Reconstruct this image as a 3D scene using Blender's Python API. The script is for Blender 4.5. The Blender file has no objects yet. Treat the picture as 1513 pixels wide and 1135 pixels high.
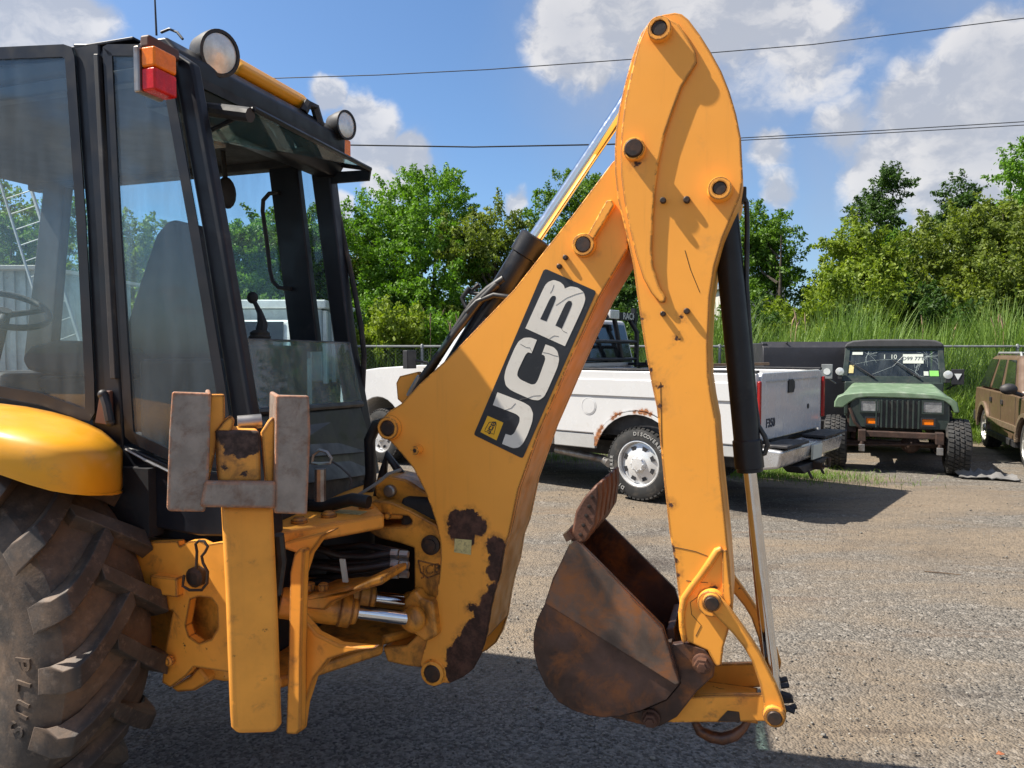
import bpy, bmesh, math, random
import numpy as np
from mathutils import Vector, Matrix
random.seed(7)
rng = np.random.default_rng(11)
R = math.radians
SC = bpy.context.scene
COL = SC.collection

# ------------------------------------------------------------------ camera
CAM_H = 1.72
FPX = 1080.0                      # focal length in pixels of a 1513 px wide frame
PITCH = math.atan(47.5 / FPX)
cam_d = bpy.data.cameras.new("camera")
cam_d.sensor_width = 36.0
cam_d.lens = 36.0 * FPX / 1513.0
cam_d.clip_start = 0.05
cam_d.clip_end = 2000
cam = bpy.data.objects.new("camera", cam_d)
COL.objects.link(cam)
cam.location = (0, 0, CAM_H)
cam.rotation_euler = (R(90) - PITCH, 0, 0)
SC.camera = cam

# ------------------------------------------------------------------ light
SUN_DIR = Vector((-0.59, 0.026, 0.80)).normalized()   # towards the sun
sun_el = math.asin(SUN_DIR.z)
sun_rot = math.atan2(SUN_DIR.x, SUN_DIR.y)
sl = bpy.data.lights.new("sun", 'SUN')
sl.energy = 5.0
sl.angle = R(0.55)
sl.color = (1.0, 0.93, 0.82)
sun = bpy.data.objects.new("sun", sl)
COL.objects.link(sun)
sun.location = (-10, -4, 20)
sun.rotation_euler = (-SUN_DIR).to_track_quat('-Z', 'Y').to_euler()

SC.view_settings.view_transform = 'Standard'
SC.view_settings.look = 'None'
SC.view_settings.exposure = 1.0
SC.view_settings.gamma = 1.0
SC.view_settings.use_curve_mapping = False
SC.render.engine = 'CYCLES'
SC.cycles.use_denoising = True
SC.cycles.max_bounces = 8
SC.cycles.diffuse_bounces = 3
SC.cycles.glossy_bounces = 4
SC.cycles.transmission_bounces = 6
SC.cycles.transparent_max_bounces = 24
SC.cycles.caustics_reflective = False
SC.cycles.caustics_refractive = False

def pix_ray(px, py):
    x = (px - 756.5) / FPX
    y = (567.5 - py) / FPX
    return Vector((x, math.cos(PITCH) + y * math.sin(PITCH), -math.sin(PITCH) + y * math.cos(PITCH)))

# ---- node helper
class NT:
    def __init__(s, tree):
        s.t = tree; s.n = tree.nodes; s.l = tree.links
    def new(s, typ, **kw):
        n = s.n.new(typ)
        for k, v in kw.items():
            setattr(n, k, v)
        return n
    def link(s, a, b):
        s.l.new(a, b)
    def setin(s, sock, v):
        if hasattr(v, 'is_output') or isinstance(v, bpy.types.NodeSocket):
            s.l.new(v, sock)
        else:
            if isinstance(v, (tuple, list)) and len(v) == 3 and sock.type == 'RGBA':
                v = (*v, 1)
            sock.default_value = v
    def math(s, op, a, b=None, c=None, clamp=False):
        n = s.new('ShaderNodeMath', operation=op); n.use_clamp = clamp
        s.setin(n.inputs[0], a)
        if b is not None: s.setin(n.inputs[1], b)
        if c is not None: s.setin(n.inputs[2], c)
        return n.outputs[0]
    def vmath(s, op, a, b=None, out=0):
        n = s.new('ShaderNodeVectorMath', operation=op)
        s.setin(n.inputs[0], a)
        if b is not None: s.setin(n.inputs[1], b)
        return n.outputs[out]
    def mix(s, fac, a, b, mode='MIX'):
        n = s.new('ShaderNodeMix', data_type='RGBA', blend_type=mode)
        s.setin(n.inputs[0], fac); s.setin(n.inputs[6], a); s.setin(n.inputs[7], b)
        return n.outputs[2]
    def noise(s, vec, scale, detail=4, rough=0.55, dist=0.0, out=0):
        n = s.new('ShaderNodeTexNoise')
        if vec is not None: s.link(vec, n.inputs['Vector'])
        n.inputs['Scale'].default_value = scale
        n.inputs['Detail'].default_value = detail
        n.inputs['Roughness'].default_value = rough
        n.inputs['Distortion'].default_value = dist
        return n.outputs[out]
    def ramp(s, fac, lo, hi, a=0.0, b=1.0, smooth=True):
        n = s.new('ShaderNodeMapRange', interpolation_type='SMOOTHSTEP' if smooth else 'LINEAR')
        s.setin(n.inputs[0], fac)
        n.inputs[1].default_value = lo; n.inputs[2].default_value = hi
        n.inputs[3].default_value = a; n.inputs[4].default_value = b
        return n.outputs[0]
    def scalevec(s, vec, sc):
        n = s.new('ShaderNodeMapping'); s.link(vec, n.inputs[0])
        n.inputs['Scale'].default_value = sc
        return n.outputs[0]

# ------------------------------------------------------------------ sky and clouds
world = bpy.data.worlds.new("World")
SC.world = world
world.use_nodes = True
wt = NT(world.node_tree)
wt.n.clear()
wo = wt.new('ShaderNodeOutputWorld')
bg = wt.new('ShaderNodeBackground')
sky = wt.new('ShaderNodeTexSky', sky_type='NISHITA')
sky.sun_disc = False
sky.sun_elevation = sun_el
sky.sun_rotation = sun_rot
sky.altitude = 0
sky.air_density = 1.0
sky.dust_density = 0.9
sky.ozone_density = 3.0
SKY_STR = 0.090
tc = wt.new('ShaderNodeTexCoord')
dirv = wt.vmath('NORMALIZE', tc.outputs['Generated'])
warp = wt.noise(dirv, 5.0, 5, 0.6, out=1)
wv = wt.vmath('SUBTRACT', warp, (0.5, 0.5, 0.5))
wv2 = wt.new('ShaderNodeVectorMath', operation='SCALE'); wt.link(wv, wv2.inputs[0]); wv2.inputs['Scale'].default_value = 0.10
dw = wt.vmath('ADD', dirv, wv2.outputs[0])
fine = wt.noise(wt.scalevec(dw, (1, 1, 1.5)), 11.0, 7, 0.6)
broad = wt.noise(wt.scalevec(dirv, (1, 1, 2.2)), 2.6, 4, 0.55)
# banks of cumulus: (photo direction, angular radius, weight)
BANKS = [((540, 205), .085, 1.0), ((605, 225), .05, .8), ((480, 140), .045, .75), ((575, 275), .05, .8), ((530, 160), .05, .8),
         ((860, 45), .10, .85), ((960, 10), .15, .8), ((1100, 20), .16, .75), ((880, 95), .05, .7), ((1180, 80), .13, .55),
         ((1470, 90), .10, 1.1), ((1370, 160), .09, .9), ((1440, 200), .13, .95), ((1320, 240), .10, .75), ((1510, 150), .14, 1.0), ((1430, 290), .12, .7),
         ((1135, 240), .045, .6), ((1140, 290), .05, .6), ((770, 300), .035, .6),
         ((40, 10), .13, .95), ((-60, 30), .14, .9), ((500, 310), .04, .7), ((1250, 190), .06, .55), ((1690, 200), .2, .9), ((-350, 100), .2, .8), ((2000, 60), .25, .9)]
acc = None
for (p, rad, w) in BANKS:
    d = pix_ray(*p).normalized()
    dist = wt.vmath('DISTANCE', dw, tuple(d), out=1)
    b = wt.math('MULTIPLY', wt.ramp(dist, rad, 0.0), w)
    acc = b if acc is None else wt.math('MAXIMUM', acc, b)
elsewhere = wt.ramp(broad, 0.44, 0.60, 0, .80)
sep = wt.new('ShaderNodeSeparateXYZ'); wt.link(dirv, sep.inputs[0])
front = wt.ramp(sep.outputs['Y'], 0.55, 0.80)           # the part of the sky that the banks describe
acc2 = wt.math('MAXIMUM', acc, wt.math('MULTIPLY', elsewhere, wt.math('SUBTRACT', 1.0, front)))
dens = wt.math('ADD', wt.math('MULTIPLY', acc2, 1.35), wt.math('MULTIPLY', wt.math('SUBTRACT', fine, 0.50), 1.25))
dens = wt.math('MULTIPLY', wt.ramp(dens, 0.20, 0.66), wt.ramp(acc2, 0.02, 0.26))
# self shading of a cloud: compare density a little way towards the sun
sunstep = wt.vmath('ADD', dw, tuple(SUN_DIR * 0.035))
fine2 = wt.noise(wt.scalevec(sunstep, (1, 1, 1.5)), 11.0, 5, 0.6)
lit = wt.ramp(wt.math('SUBTRACT', fine, fine2), -0.10, 0.12)
thick = wt.ramp(acc2, 0.45, 0.95)
cl_col = wt.mix(wt.math('MULTIPLY', lit, wt.ramp(acc2, 1.1, .25, .35, 1.0)), (3.0, 3.1, 3.4), (5.2, 5.0, 4.8))
skycol = wt.mix(1.0, sky.outputs[0], (.68, .82, .94), 'MULTIPLY')
VEIL = [((1020, 60), .30, .75), ((1330, 250), .22, .65), ((1480, 200), .25, .7), ((20, 60), .22, .55), ((580, 250), .09, .5), ((1600, 0), .5, .5), ((-500, 200), .4, .5)]
vac = None
for (p, rad, w) in VEIL:
    dist = wt.vmath('DISTANCE', dw, tuple(pix_ray(*p).normalized()), out=1)
    b = wt.math('MULTIPLY', wt.ramp(dist, rad, 0.0), w)
    vac = b if vac is None else wt.math('MAXIMUM', vac, b)
vac = wt.math('MULTIPLY', vac, wt.ramp(wt.noise(dw, 4.5, 5, .55), .30, .62, .25, 1.0))
veiled = wt.mix(vac, skycol, (2.25, 2.60, 3.35))
mixc = wt.mix(wt.math('MULTIPLY', dens, 0.80), veiled, cl_col)
wt.link(mixc, bg.inputs[0])
bg.inputs[1].default_value = SKY_STR
wt.link(bg.outputs[0], wo.inputs[0])

# ------------------------------------------------------------------ materials
MATS = {}
def mat_base(name):
    m = bpy.data.materials.new(name); m.use_nodes = True
    t = NT(m.node_tree)
    bs = t.n['Principled BSDF']
    MATS[name] = m
    return m, t, bs

def M(name, col, rough=.5, metal=0.0, var=.18, vscale=4.0, bump=0.0, bscale=40.0, spec=.5, dirt=None, dirt_amt=0.0,
      dscale=6.0, coat=0.0, edge=None, edge_w=.008, spots=None, chips=0.0, chip_col=(.035, .016, .010), streak=0.0):
    """procedural surface: colour variation, dirt, chipped edges, rust spots at object positions"""
    m, t, bs = mat_base(name)
    tco = t.new('ShaderNodeTexCoord').outputs['Object']
    n1 = t.noise(tco, vscale, 5, .6)
    dark = tuple(c * (1 - var) for c in col); lite = tuple(min(1, c * (1 + var)) for c in col)
    c = t.mix(t.ramp(n1, .3, .7), dark, lite)
    r = rough
    rr = t.ramp(t.noise(tco, vscale * 3.1, 4), .3, .75, max(0.02, rough - .10), min(1, rough + .12))
    mask_all = None
    if dirt is not None and dirt_amt > 0:
        nd = t.noise(tco, dscale, 6, .68, .4)
        md = t.ramp(nd, .62 - dirt_amt * .4, .85 - dirt_amt * .25)
        c = t.mix(t.math('MULTIPLY', md, .8), c, dirt)
    if streak > 0:
        ns = t.noise(t.scalevec(tco, (30, 30, 1.6)), 1.0, 5, .65)
        c = t.mix(t.math('MULTIPLY', t.ramp(ns, .55, .8), streak), c, (.16, .085, .035))
    if chips > 0:
        nc = t.noise(tco, 17, 7, .72, .25)
        nb = t.noise(tco, 2.3, 3, .5)
        mc = t.math('MULTIPLY', t.ramp(nc, .74 - chips * .12, .76 - chips * .12, smooth=False), t.ramp(nb, .45, .62))
        mask_all = mc
    if edge is not None:
        bev = t.new('ShaderNodeBevel'); bev.samples = 4; bev.inputs[0].default_value = edge_w
        geo = t.new('ShaderNodeNewGeometry')
        dt = t.vmath('DOT_PRODUCT', bev.outputs[0], geo.outputs['Normal'], out=1)
        em = t.ramp(dt, .996, .955)
        ne = t.noise(tco, 26, 6, .7)
        ne2 = t.noise(tco, 3.0, 3, .6)
        me_ = t.math('MULTIPLY', em, t.ramp(t.math('ADD', ne, t.math('MULTIPLY', ne2, .6)), .88 - edge * .3, .94 - edge * .3))
        mask_all = me_ if mask_all is None else t.math('MAXIMUM', mask_all, me_)
    if spots:
        off = t.noise(tco, 16, 6, .72, out=1)
        ov = t.new('ShaderNodeVectorMath', operation='SCALE'); t.link(t.vmath('SUBTRACT', off, (.5, .5, .5)), ov.inputs[0]); ov.inputs['Scale'].default_value = .052
        off2 = t.noise(tco, 55, 5, .7, out=1)
        ov2 = t.new('ShaderNodeVectorMath', operation='SCALE'); t.link(t.vmath('SUBTRACT', off2, (.5, .5, .5)), ov2.inputs[0]); ov2.inputs['Scale'].default_value = .030
        pv = t.vmath('ADD', t.vmath('ADD', tco, ov.outputs[0]), ov2.outputs[0])
        sm = None
        for (p, rad) in spots:
            d = t.vmath('DISTANCE', pv, p, out=1)
            q = t.math('SUBTRACT', d, rad)
            sm = q if sm is None else t.math('MINIMUM', sm, q)
        ms = t.ramp(sm, .004, -.002)
        mask_all = ms if mask_all is None else t.math('MAXIMUM', mask_all, ms)
        halo = t.math('MULTIPLY', t.ramp(sm, .030, .0), t.ramp(t.noise(tco, 22, 5, .7), .35, .65))
        c = t.mix(t.math('MULTIPLY', halo, .65), c, (.30, .115, .03))
    if mask_all is not None:
        rc = t.mix(t.ramp(t.noise(tco, 30, 5, .7), .35, .7), chip_col, tuple(x * 3.0 for x in chip_col))
        c = t.mix(mask_all, c, rc)
        rr = t.math('ADD', rr, t.math('MULTIPLY', mask_all, .35), clamp=True)
    t.setin(bs.inputs['Base Color'], c)
    t.setin(bs.inputs['Roughness'], rr)
    bs.inputs['Metallic'].default_value = metal
    bs.inputs['Specular IOR Level'].default_value = spec
    if coat: bs.inputs['Coat Weight'].default_value = coat; bs.inputs['Coat Roughness'].default_value = .08
    if bump > 0 or mask_all is not None:
        b = t.new('ShaderNodeBump'); b.inputs['Strength'].default_value = max(bump, .25); b.inputs['Distance'].default_value = .004
        h = t.noise(tco, bscale, 5, .65)
        if mask_all is not None:
            h = t.math('SUBTRACT', t.math('MULTIPLY', h, t.math('ADD', bump * .8 + .04, t.math('MULTIPLY', mask_all, .9))), t.math('MULTIPLY', mask_all, .5))
        t.link(h, b.inputs['Height']); t.link(b.outputs[0], bs.inputs['Normal'])
    return m

def glass_mat(name, tint=(.80, .93, .95), dust=.05, gloss_rough=.015, dust_sheen_col=(.42, .47, .50)):  # dust film; on the cab panes it also paints reflected sky
    m = bpy.data.materials.new(name); m.use_nodes = True
    t = NT(m.node_tree); t.n.clear()
    out = t.new('ShaderNodeOutputMaterial')
    tr = t.new('ShaderNodeBsdfTransparent'); tr.inputs[0].default_value = (*tint, 1)
    gl = t.new('ShaderNodeBsdfGlossy'); gl.inputs['Roughness'].default_value = gloss_rough
    g = t.new('ShaderNodeNewGeometry')
    cs = t.math('ABSOLUTE', t.vmath('DOT_PRODUCT', g.outputs['Incoming'], g.outputs['Normal'], out=1))
    fr = t.math('ADD', .04, t.math('MULTIPLY', .96, t.math('POWER', t.math('SUBTRACT', 1.0, cs, clamp=True), 5.0)))   # Schlick
    mx = t.new('ShaderNodeMixShader'); t.link(fr, mx.inputs[0]); t.link(tr.outputs[0], mx.inputs[1]); t.link(gl.outputs[0], mx.inputs[2])
    df = t.new('ShaderNodeBsdfDiffuse'); df.inputs[0].default_value = (*dust_sheen_col, 1)
    tco = t.new('ShaderNodeTexCoord').outputs['Object']
    n = t.noise(t.scalevec(tco, (6, 6, 1.0)), 1.5, 5, .6)
    f = t.ramp(n, .3, .8, dust * .4, dust * 1.8)
    mx2 = t.new('ShaderNodeMixShader'); t.link(f, mx2.inputs[0]); t.link(mx.outputs[0], mx2.inputs[1]); t.link(df.outputs[0], mx2.inputs[2])
    t.link(mx2.outputs[0], out.inputs[0])
    MATS[name] = m
    return m

def leaf_mat(name, dark, lite, trans=.4, rough=.55):
    m = bpy.data.materials.new(name); m.use_nodes = True
    t = NT(m.node_tree); t.n.clear()
    out = t.new('ShaderNodeOutputMaterial')
    g = t.new('ShaderNodeNewGeometry')
    oc = t.new('ShaderNodeTexCoord').outputs['Object']
    clump = t.noise(oc, .9, 3, .5)
    k = t.math('ADD', t.math('MULTIPLY', g.outputs['Random Per Island'], .6), t.math('MULTIPLY', t.ramp(clump, .3, .7), .4))
    c = t.mix(k, dark, lite)
    bs = t.new('ShaderNodeBsdfPrincipled'); t.link(c, bs.inputs['Base Color']); bs.inputs['Roughness'].default_value = rough
    bs.inputs['Specular IOR Level'].default_value = .35
    tr = t.new('ShaderNodeBsdfTranslucent')
    t.link(t.mix(1.0, c, (1.25, 1.30, .55), 'MULTIPLY'), tr.inputs[0])
    mx = t.new('ShaderNodeMixShader'); mx.inputs[0].default_value = trans
    t.link(bs.outputs[0], mx.inputs[1]); t.link(tr.outputs[0], mx.inputs[2])
    t.link(mx.outputs[0], out.inputs[0])
    MATS[name] = m
    return m

YEL = (.92, .375, .050)
CHIPC = (.030, .013, .008)
m_dark = M('black_paint', (.010, .011, .015), .38, spec=.35, var=.3, dirt=(.05, .047, .045), dirt_amt=.12)
m_cabblack = M('cab_black', (.011, .012, .017), .42, spec=.3, var=.25, dirt=(.06, .056, .055), dirt_amt=.10, dscale=3)
m_interior = M('interior_black', (.020, .021, .024), .75, var=.25)
m_seat = M('seat_cloth', (.026, .028, .033), .9, var=.25, bump=.3, bscale=300)
m_rubber = M('rubber', (.022, .021, .021), .75, var=.25, dirt=(.13, .095, .065), dirt_amt=.3)
m_hose = M('hose_black', (.014, .014, .016), .45, var=.3, dirt=(.07, .055, .04), dirt_amt=.35)
m_chrome = M('chrome_rod', (.72, .74, .77), .10, 1.0, var=.04, vscale=12)
m_steel = M('bare_steel', (.34, .33, .32), .38, .8, var=.25, dirt=(.15, .08, .05), dirt_amt=.4)
m_bolt = M('dark_pin', (.035, .026, .022), .55, .4, var=.4, dirt=(.11, .05, .025), dirt_amt=.5, dscale=25, bump=.3)
m_padrust = M('worn_pad_steel', (.27, .225, .190), .5, .2, var=.16, vscale=22, dirt=(.13, .060, .035), dirt_amt=.42, dscale=16, bump=.6, bscale=130, streak=.55, edge=.8, edge_w=.012, chip_col=(.22, .085, .035))
m_bucket = M('bucket_rust', (.088, .050, .040), .42, .35, var=.55, vscale=4, dirt=(.34, .115, .026), dirt_amt=.46, dscale=6, bump=.5, bscale=55, chips=.95, chip_col=(.018, .016, .017), edge=.6)
m_bucket_in = M('bucket_inside', (.045, .030, .024), .7, .2, var=.3, dirt=(.12, .05, .025), dirt_amt=.4, bump=.4)
m_tooth = M('tooth_rust', (.115, .052, .034), .6, .3, var=.35, dirt=(.19, .08, .035), dirt_amt=.4, bump=.6, bscale=60)
m_yel = M('yellow_paint', YEL, .42, var=.06, vscale=2.5, dirt=(.33, .16, .05), dirt_amt=.16, dscale=4, edge=.45, edge_w=.010, chips=.28, chip_col=CHIPC, spec=.4)
m_yelworn = M('yellow_paint_worn', tuple(c * .93 for c in YEL), .5, var=.10, vscale=5, dirt=(.22, .09, .035), dirt_amt=.20, dscale=12, edge=.85, edge_w=.012, chips=.80, streak=.10, chip_col=CHIPC, spec=.4)
m_yelclean = M('yellow_panel', (.78, .345, .014), .42, var=.05, vscale=2, dirt=(.40, .22, .07), dirt_amt=.16, coat=.08)
m_greasy = M('greasy_yellow', tuple(c * .80 for c in YEL), .40, var=.15, vscale=6, dirt=(.015, .011, .009), dirt_amt=.50, dscale=9, edge=.8, edge_w=.012, chips=.6, chip_col=CHIPC)
m_white_decal = M('decal_white', (.68, .64, .57), .5, var=.05, dirt=(.45, .40, .33), dirt_amt=.2, dscale=30)
m_black_decal = M('decal_black', (.014, .015, .020), .40, var=.2, dirt=(.05, .05, .055), dirt_amt=.2, dscale=25)
m_orange_lens = M('orange_lens', (.95, .20, .003), .22, var=.15, vscale=40, coat=.15, spec=.3)
m_red_lens = M('red_lens', (.60, .010, .006), .22, var=.15, vscale=40, coat=.15, spec=.3)
m_clear_lens = M('clear_lens', (.62, .63, .62), .12, .25, var=.15, vscale=30, bump=.25, bscale=120, coat=.5)
m_brown = M('brown_bracket', (.10, .040, .026), .6, var=.25)
m_glass = glass_mat('cab_glass', (.91, .975, .985), .085, dust_sheen_col=(.27, .34, .41))  # bluish dust film, partly painted sky reflection
m_visor = glass_mat('visor_glass', (.70, .92, .93), .03)
m_cutter = M('side_cutter_steel', (.135, .098, .080), .45, .4, var=.4, vscale=4, dirt=(.36, .120, .026), dirt_amt=.60, dscale=8, bump=.4, bscale=60, chips=.5, chip_col=(.030, .022, .020), edge=.5, streak=.2)
m_white = M('white_car_paint', (.72, .72, .71), .25, var=.03, vscale=2, dirt=(.45, .41, .34), dirt_amt=.10, dscale=2.5, coat=.5)
m_truckgrey = M('grey_car_paint', (.40, .40, .39), .32, var=.05, dirt=(.3, .26, .2), dirt_amt=.2, coat=.3)
m_darkglass = M('dark_window', (.012, .014, .016), .05, var=.2, coat=.6)
m_plastic = M('black_plastic', (.017, .017, .020), .6, var=.2, dirt=(.09, .08, .07), dirt_amt=.25)
m_tyre = M('tyre_rubber', (.022, .022, .022), .8, var=.25, dirt=(.10, .085, .07), dirt_amt=.35, dscale=10)
m_wheel = M('polished_wheel', (.66, .66, .66), .22, .35, var=.06, dirt=(.35, .30, .25), dirt_amt=.12)
m_tyretext = M('tyre_letters', (.34, .335, .32), .7, var=.1)
m_green = M('faded_green_paint', (.125, .190, .115), .5, var=.14, vscale=5, dirt=(.27, .31, .25), dirt_amt=.35, dscale=5)
m_jeepdark = M('dark_green_paint', (.024, .036, .031), .40, var=.25, dirt=(.06, .055, .05), dirt_amt=.3)
m_softtop = M('soft_top_cloth', (.055, .055, .060), .85, var=.12, bump=.3, bscale=120)
m_rustchassis = M('rusty_chassis', (.050, .026, .018), .75, .1, var=.4, vscale=8, dirt=(.02, .016, .014), dirt_amt=.4, dscale=7, bump=.4)
m_headlight = M('headlamp_glass', (.30, .31, .32), .12, .4, var=.25, vscale=18, coat=.6)
m_suv = M('bronze_car_paint', (.130, .083, .054), .38, .10, var=.07, vscale=1.5, coat=.15, dirt=(.3, .22, .14), dirt_amt=.1)
m_suvtrim = M('bronze_trim', (.25, .18, .13), .3, .3, var=.08, coat=.3)
m_charcoal = M('charcoal_liner', (.022, .022, .028), .6, var=.15, bump=.25, bscale=90, dirt=(.08, .075, .07), dirt_amt=.15)
m_galv = M('galvanised_steel', (.24, .25, .25), .5, .25, var=.15)
m_bark = M('bark', (.060, .048, .038), .9, var=.35, vscale=9, bump=.8, bscale=30)
m_cloth = M('grey_cloth', (.15, .145, .14), .95, var=.2, vscale=9, bump=.4, bscale=90)
m_shed = M('shed_metal', (.36, .41, .43), .5, .1, var=.18, vscale=3, dirt=(.20, .14, .09), dirt_amt=.2, streak=.2)
m_ware = M('warehouse_metal', (.52, .49, .43), .6, 0, var=.06)
m_alu = M('aluminium', (.36, .38, .38), .45, .4, var=.08)
m_paletruck = M('pale_truck_paint', (.70, .72, .70), .35, var=.06, dirt=(.4, .36, .3), dirt_amt=.2, coat=.3)
m_plate = M('plate_cream', (.52, .55, .49), .5, var=.05)
m_ink = M('ink', (.03, .035, .05), .6, var=.1)
m_sticker_green = M('sticker_green', (.22, .55, .12), .5, var=.05)
m_wood = M('weathered_board', (.10, .065, .040), .85, var=.3, vscale=12)
m_crack = M('crack_white', (.38, .44, .44), .4, var=.1)
m_wire = M('wire_black', (.03, .03, .035), .6, var=.1)
m_lab = M('warning_sticker', (.62, .52, .22), .5, var=.12, vscale=30, dirt=(.06, .05, .04), dirt_amt=.4, dscale=60)
m_reedplume = M('reed_plume', (.30, .20, .13), .9, var=.2)
# ------------------------------------------------------------------ mesh helpers
class MB:
    def __init__(s):
        s.v = []; s.f = []
    def add(s, vs, fs, mtx=None):
        o = len(s.v)
        for p in vs:
            p = Vector(p)
            if mtx is not None: p = mtx @ p
            s.v.append(tuple(p))
        for q in fs: s.f.append(tuple(i + o for i in q))
        return s
    def hexa(s, p):     # 8 points: bottom ring 0-3, top ring 4-7
        return s.add(p, [(3, 2, 1, 0), (4, 5, 6, 7), (0, 1, 5, 4), (1, 2, 6, 5), (2, 3, 7, 6), (3, 0, 4, 7)])
    def box(s, x0, x1, y0, y1, z0, z1):
        return s.hexa([(x0, y0, z0), (x1, y0, z0), (x1, y1, z0), (x0, y1, z0), (x0, y0, z1), (x1, y0, z1), (x1, y1, z1), (x0, y1, z1)])
    def slab(s, pts, vec):
        n = len(pts); vec = Vector(vec)
        vs = [Vector(p) for p in pts] + [Vector(p) + vec for p in pts]
        fs = [tuple(range(n))[::-1], tuple(range(n, 2 * n))] + [(i, (i + 1) % n, n + (i + 1) % n, n + i) for i in range(n)]
        return s.add(vs, fs)
    def prism(s, poly, c0, c1, axis='y'):
        if axis == 'y': pts = [(a, c0, b) for a, b in poly]; vec = (0, c1 - c0, 0)
        elif axis == 'x': pts = [(c0, a, b) for a, b in poly]; vec = (c1 - c0, 0, 0)
        else: pts = [(a, b, c0) for a, b in poly]; vec = (0, 0, c1 - c0)
        return s.slab(pts, vec)
    def ring(s, outer, inner, c0, c1):     # frame between two matching outlines, thickness along y
        n = len(outer)
        for i in range(n):
            j = (i + 1) % n
            q = [outer[i], outer[j], inner[j], inner[i]]
            s.hexa([(a, c0, b) for a, b in q] + [(a, c1, b) for a, b in q])
        return s
    def strip(s, line, c0, c1, t, side=1):  # sheet following a polyline in (x,z), from y=c0 to c1, thickness t
        n = len(line)
        nor = []
        for i in range(n):
            a = Vector(line[max(0, i - 1)]); b = Vector(line[min(n - 1, i + 1)])
            d = (b - a).normalized(); nor.append(Vector((-d.y, d.x)) * side * t)
        ins = [tuple(Vector(line[i]) + nor[i]) for i in range(n)]
        poly = list(line) + ins[::-1]
        return s.prism(poly, c0, c1)
    def tube(s, pts, r, n=10, caps=True):
        pts = [Vector(p) for p in pts]; m = len(pts)
        rs = [r] * m if not isinstance(r, (list, tuple)) else list(r)
        up = None; rings = []
        for i in range(m):
            d = (pts[min(m - 1, i + 1)] - pts[max(0, i - 1)]).normalized()
            if up is None:
                up = Vector((0, 0, 1)) if abs(d.z) < .9 else Vector((1, 0, 0))
            a = d.cross(up).normalized(); up = a.cross(d).normalized()
            rings.append([pts[i] + (a * math.cos(2 * math.pi * k / n) + up * math.sin(2 * math.pi * k / n)) * rs[i] for k in range(n)])
        vs = [p for rg in rings for p in rg]; fs = []
        for i in range(m - 1):
            for k in range(n):
                k2 = (k + 1) % n
                fs.append((i * n + k, i * n + k2, (i + 1) * n + k2, (i + 1) * n + k))
        if caps: fs += [tuple(range(n))[::-1], tuple((m - 1) * n + k for k in range(n))]
        return s.add(vs, fs)
    def lathe(s, prof, org, axis, n=24, close=False):   # profile [(radius, distance along the axis)]
        ax = Vector(axis).normalized(); org = Vector(org)
        up = Vector((0, 0, 1)) if abs(ax.z) < .9 else Vector((1, 0, 0))
        a = ax.cross(up).normalized(); b = a.cross(ax).normalized()
        vs = []; fs = []; m = len(prof)
        for (r, h) in prof:
            for k in range(n):
                t = 2 * math.pi * k / n
                vs.append(org + ax * h + (a * math.cos(t) + b * math.sin(t)) * max(r, 1e-4))
        for i in range(m if close else m - 1):
            i2 = (i + 1) % m
            for k in range(n):
                k2 = (k + 1) % n
                fs.append((i * n + k, i * n + k2, i2 * n + k2, i2 * n + k))
        if not close:
            fs += [tuple(range(n))[::-1], tuple((m - 1) * n + k for k in range(n))]
        return s.add(vs, fs)
    def ball(s, c, r, n=12, sq=(1, 1, 1)):
        prof = [(math.sin(math.pi * i / 8) * r, -math.cos(math.pi * i / 8) * r) for i in range(9)]
        o = len(s.v); s.lathe(prof, (0, 0, 0), (0, 0, 1), n)
        for i in range(o, len(s.v)):
            p = s.v[i]; s.v[i] = (p[0] * sq[0] + c[0], p[1] * sq[1] + c[1], p[2] * sq[2] + c[2])
        return s
    def build(s, name, mat, parent=None, bevel=0.0, seg=2, smooth=35, kind=None):
        me = bpy.data.meshes.new(name)
        me.from_pydata(s.v, [], s.f)
        bm = bmesh.new(); bm.from_mesh(me)
        bmesh.ops.recalc_face_normals(bm, faces=bm.faces)
        bm.to_mesh(me); bm.free()
        if smooth:
            for p in me.polygons: p.use_smooth = True
            me.set_sharp_from_angle(angle=R(smooth))
        me.materials.append(mat)
        o = bpy.data.objects.new(name, me); COL.objects.link(o)
        if parent is not None: o.parent = parent
        if bevel > 0:
            b = o.modifiers.new('bevel', 'BEVEL'); b.width = bevel; b.segments = seg; b.limit_method = 'ANGLE'; b.angle_limit = R(40)
            b.harden_normals = bool(smooth)
        if kind: o['kind'] = kind
        return o

def thing(name, label, cat, loc=(0, 0, 0), rz=0, group=None):
    o = bpy.data.objects.new(name, None); COL.objects.link(o)
    o.empty_display_size = .2
    o.location = loc; o.rotation_euler = (0, 0, rz)
    o['label'] = label; o['category'] = cat
    if group: o['group'] = group
    return o
def tag(o, label, cat, group=None):
    o['label'] = label; o['category'] = cat
    if group: o['group'] = group
    return o

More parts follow.
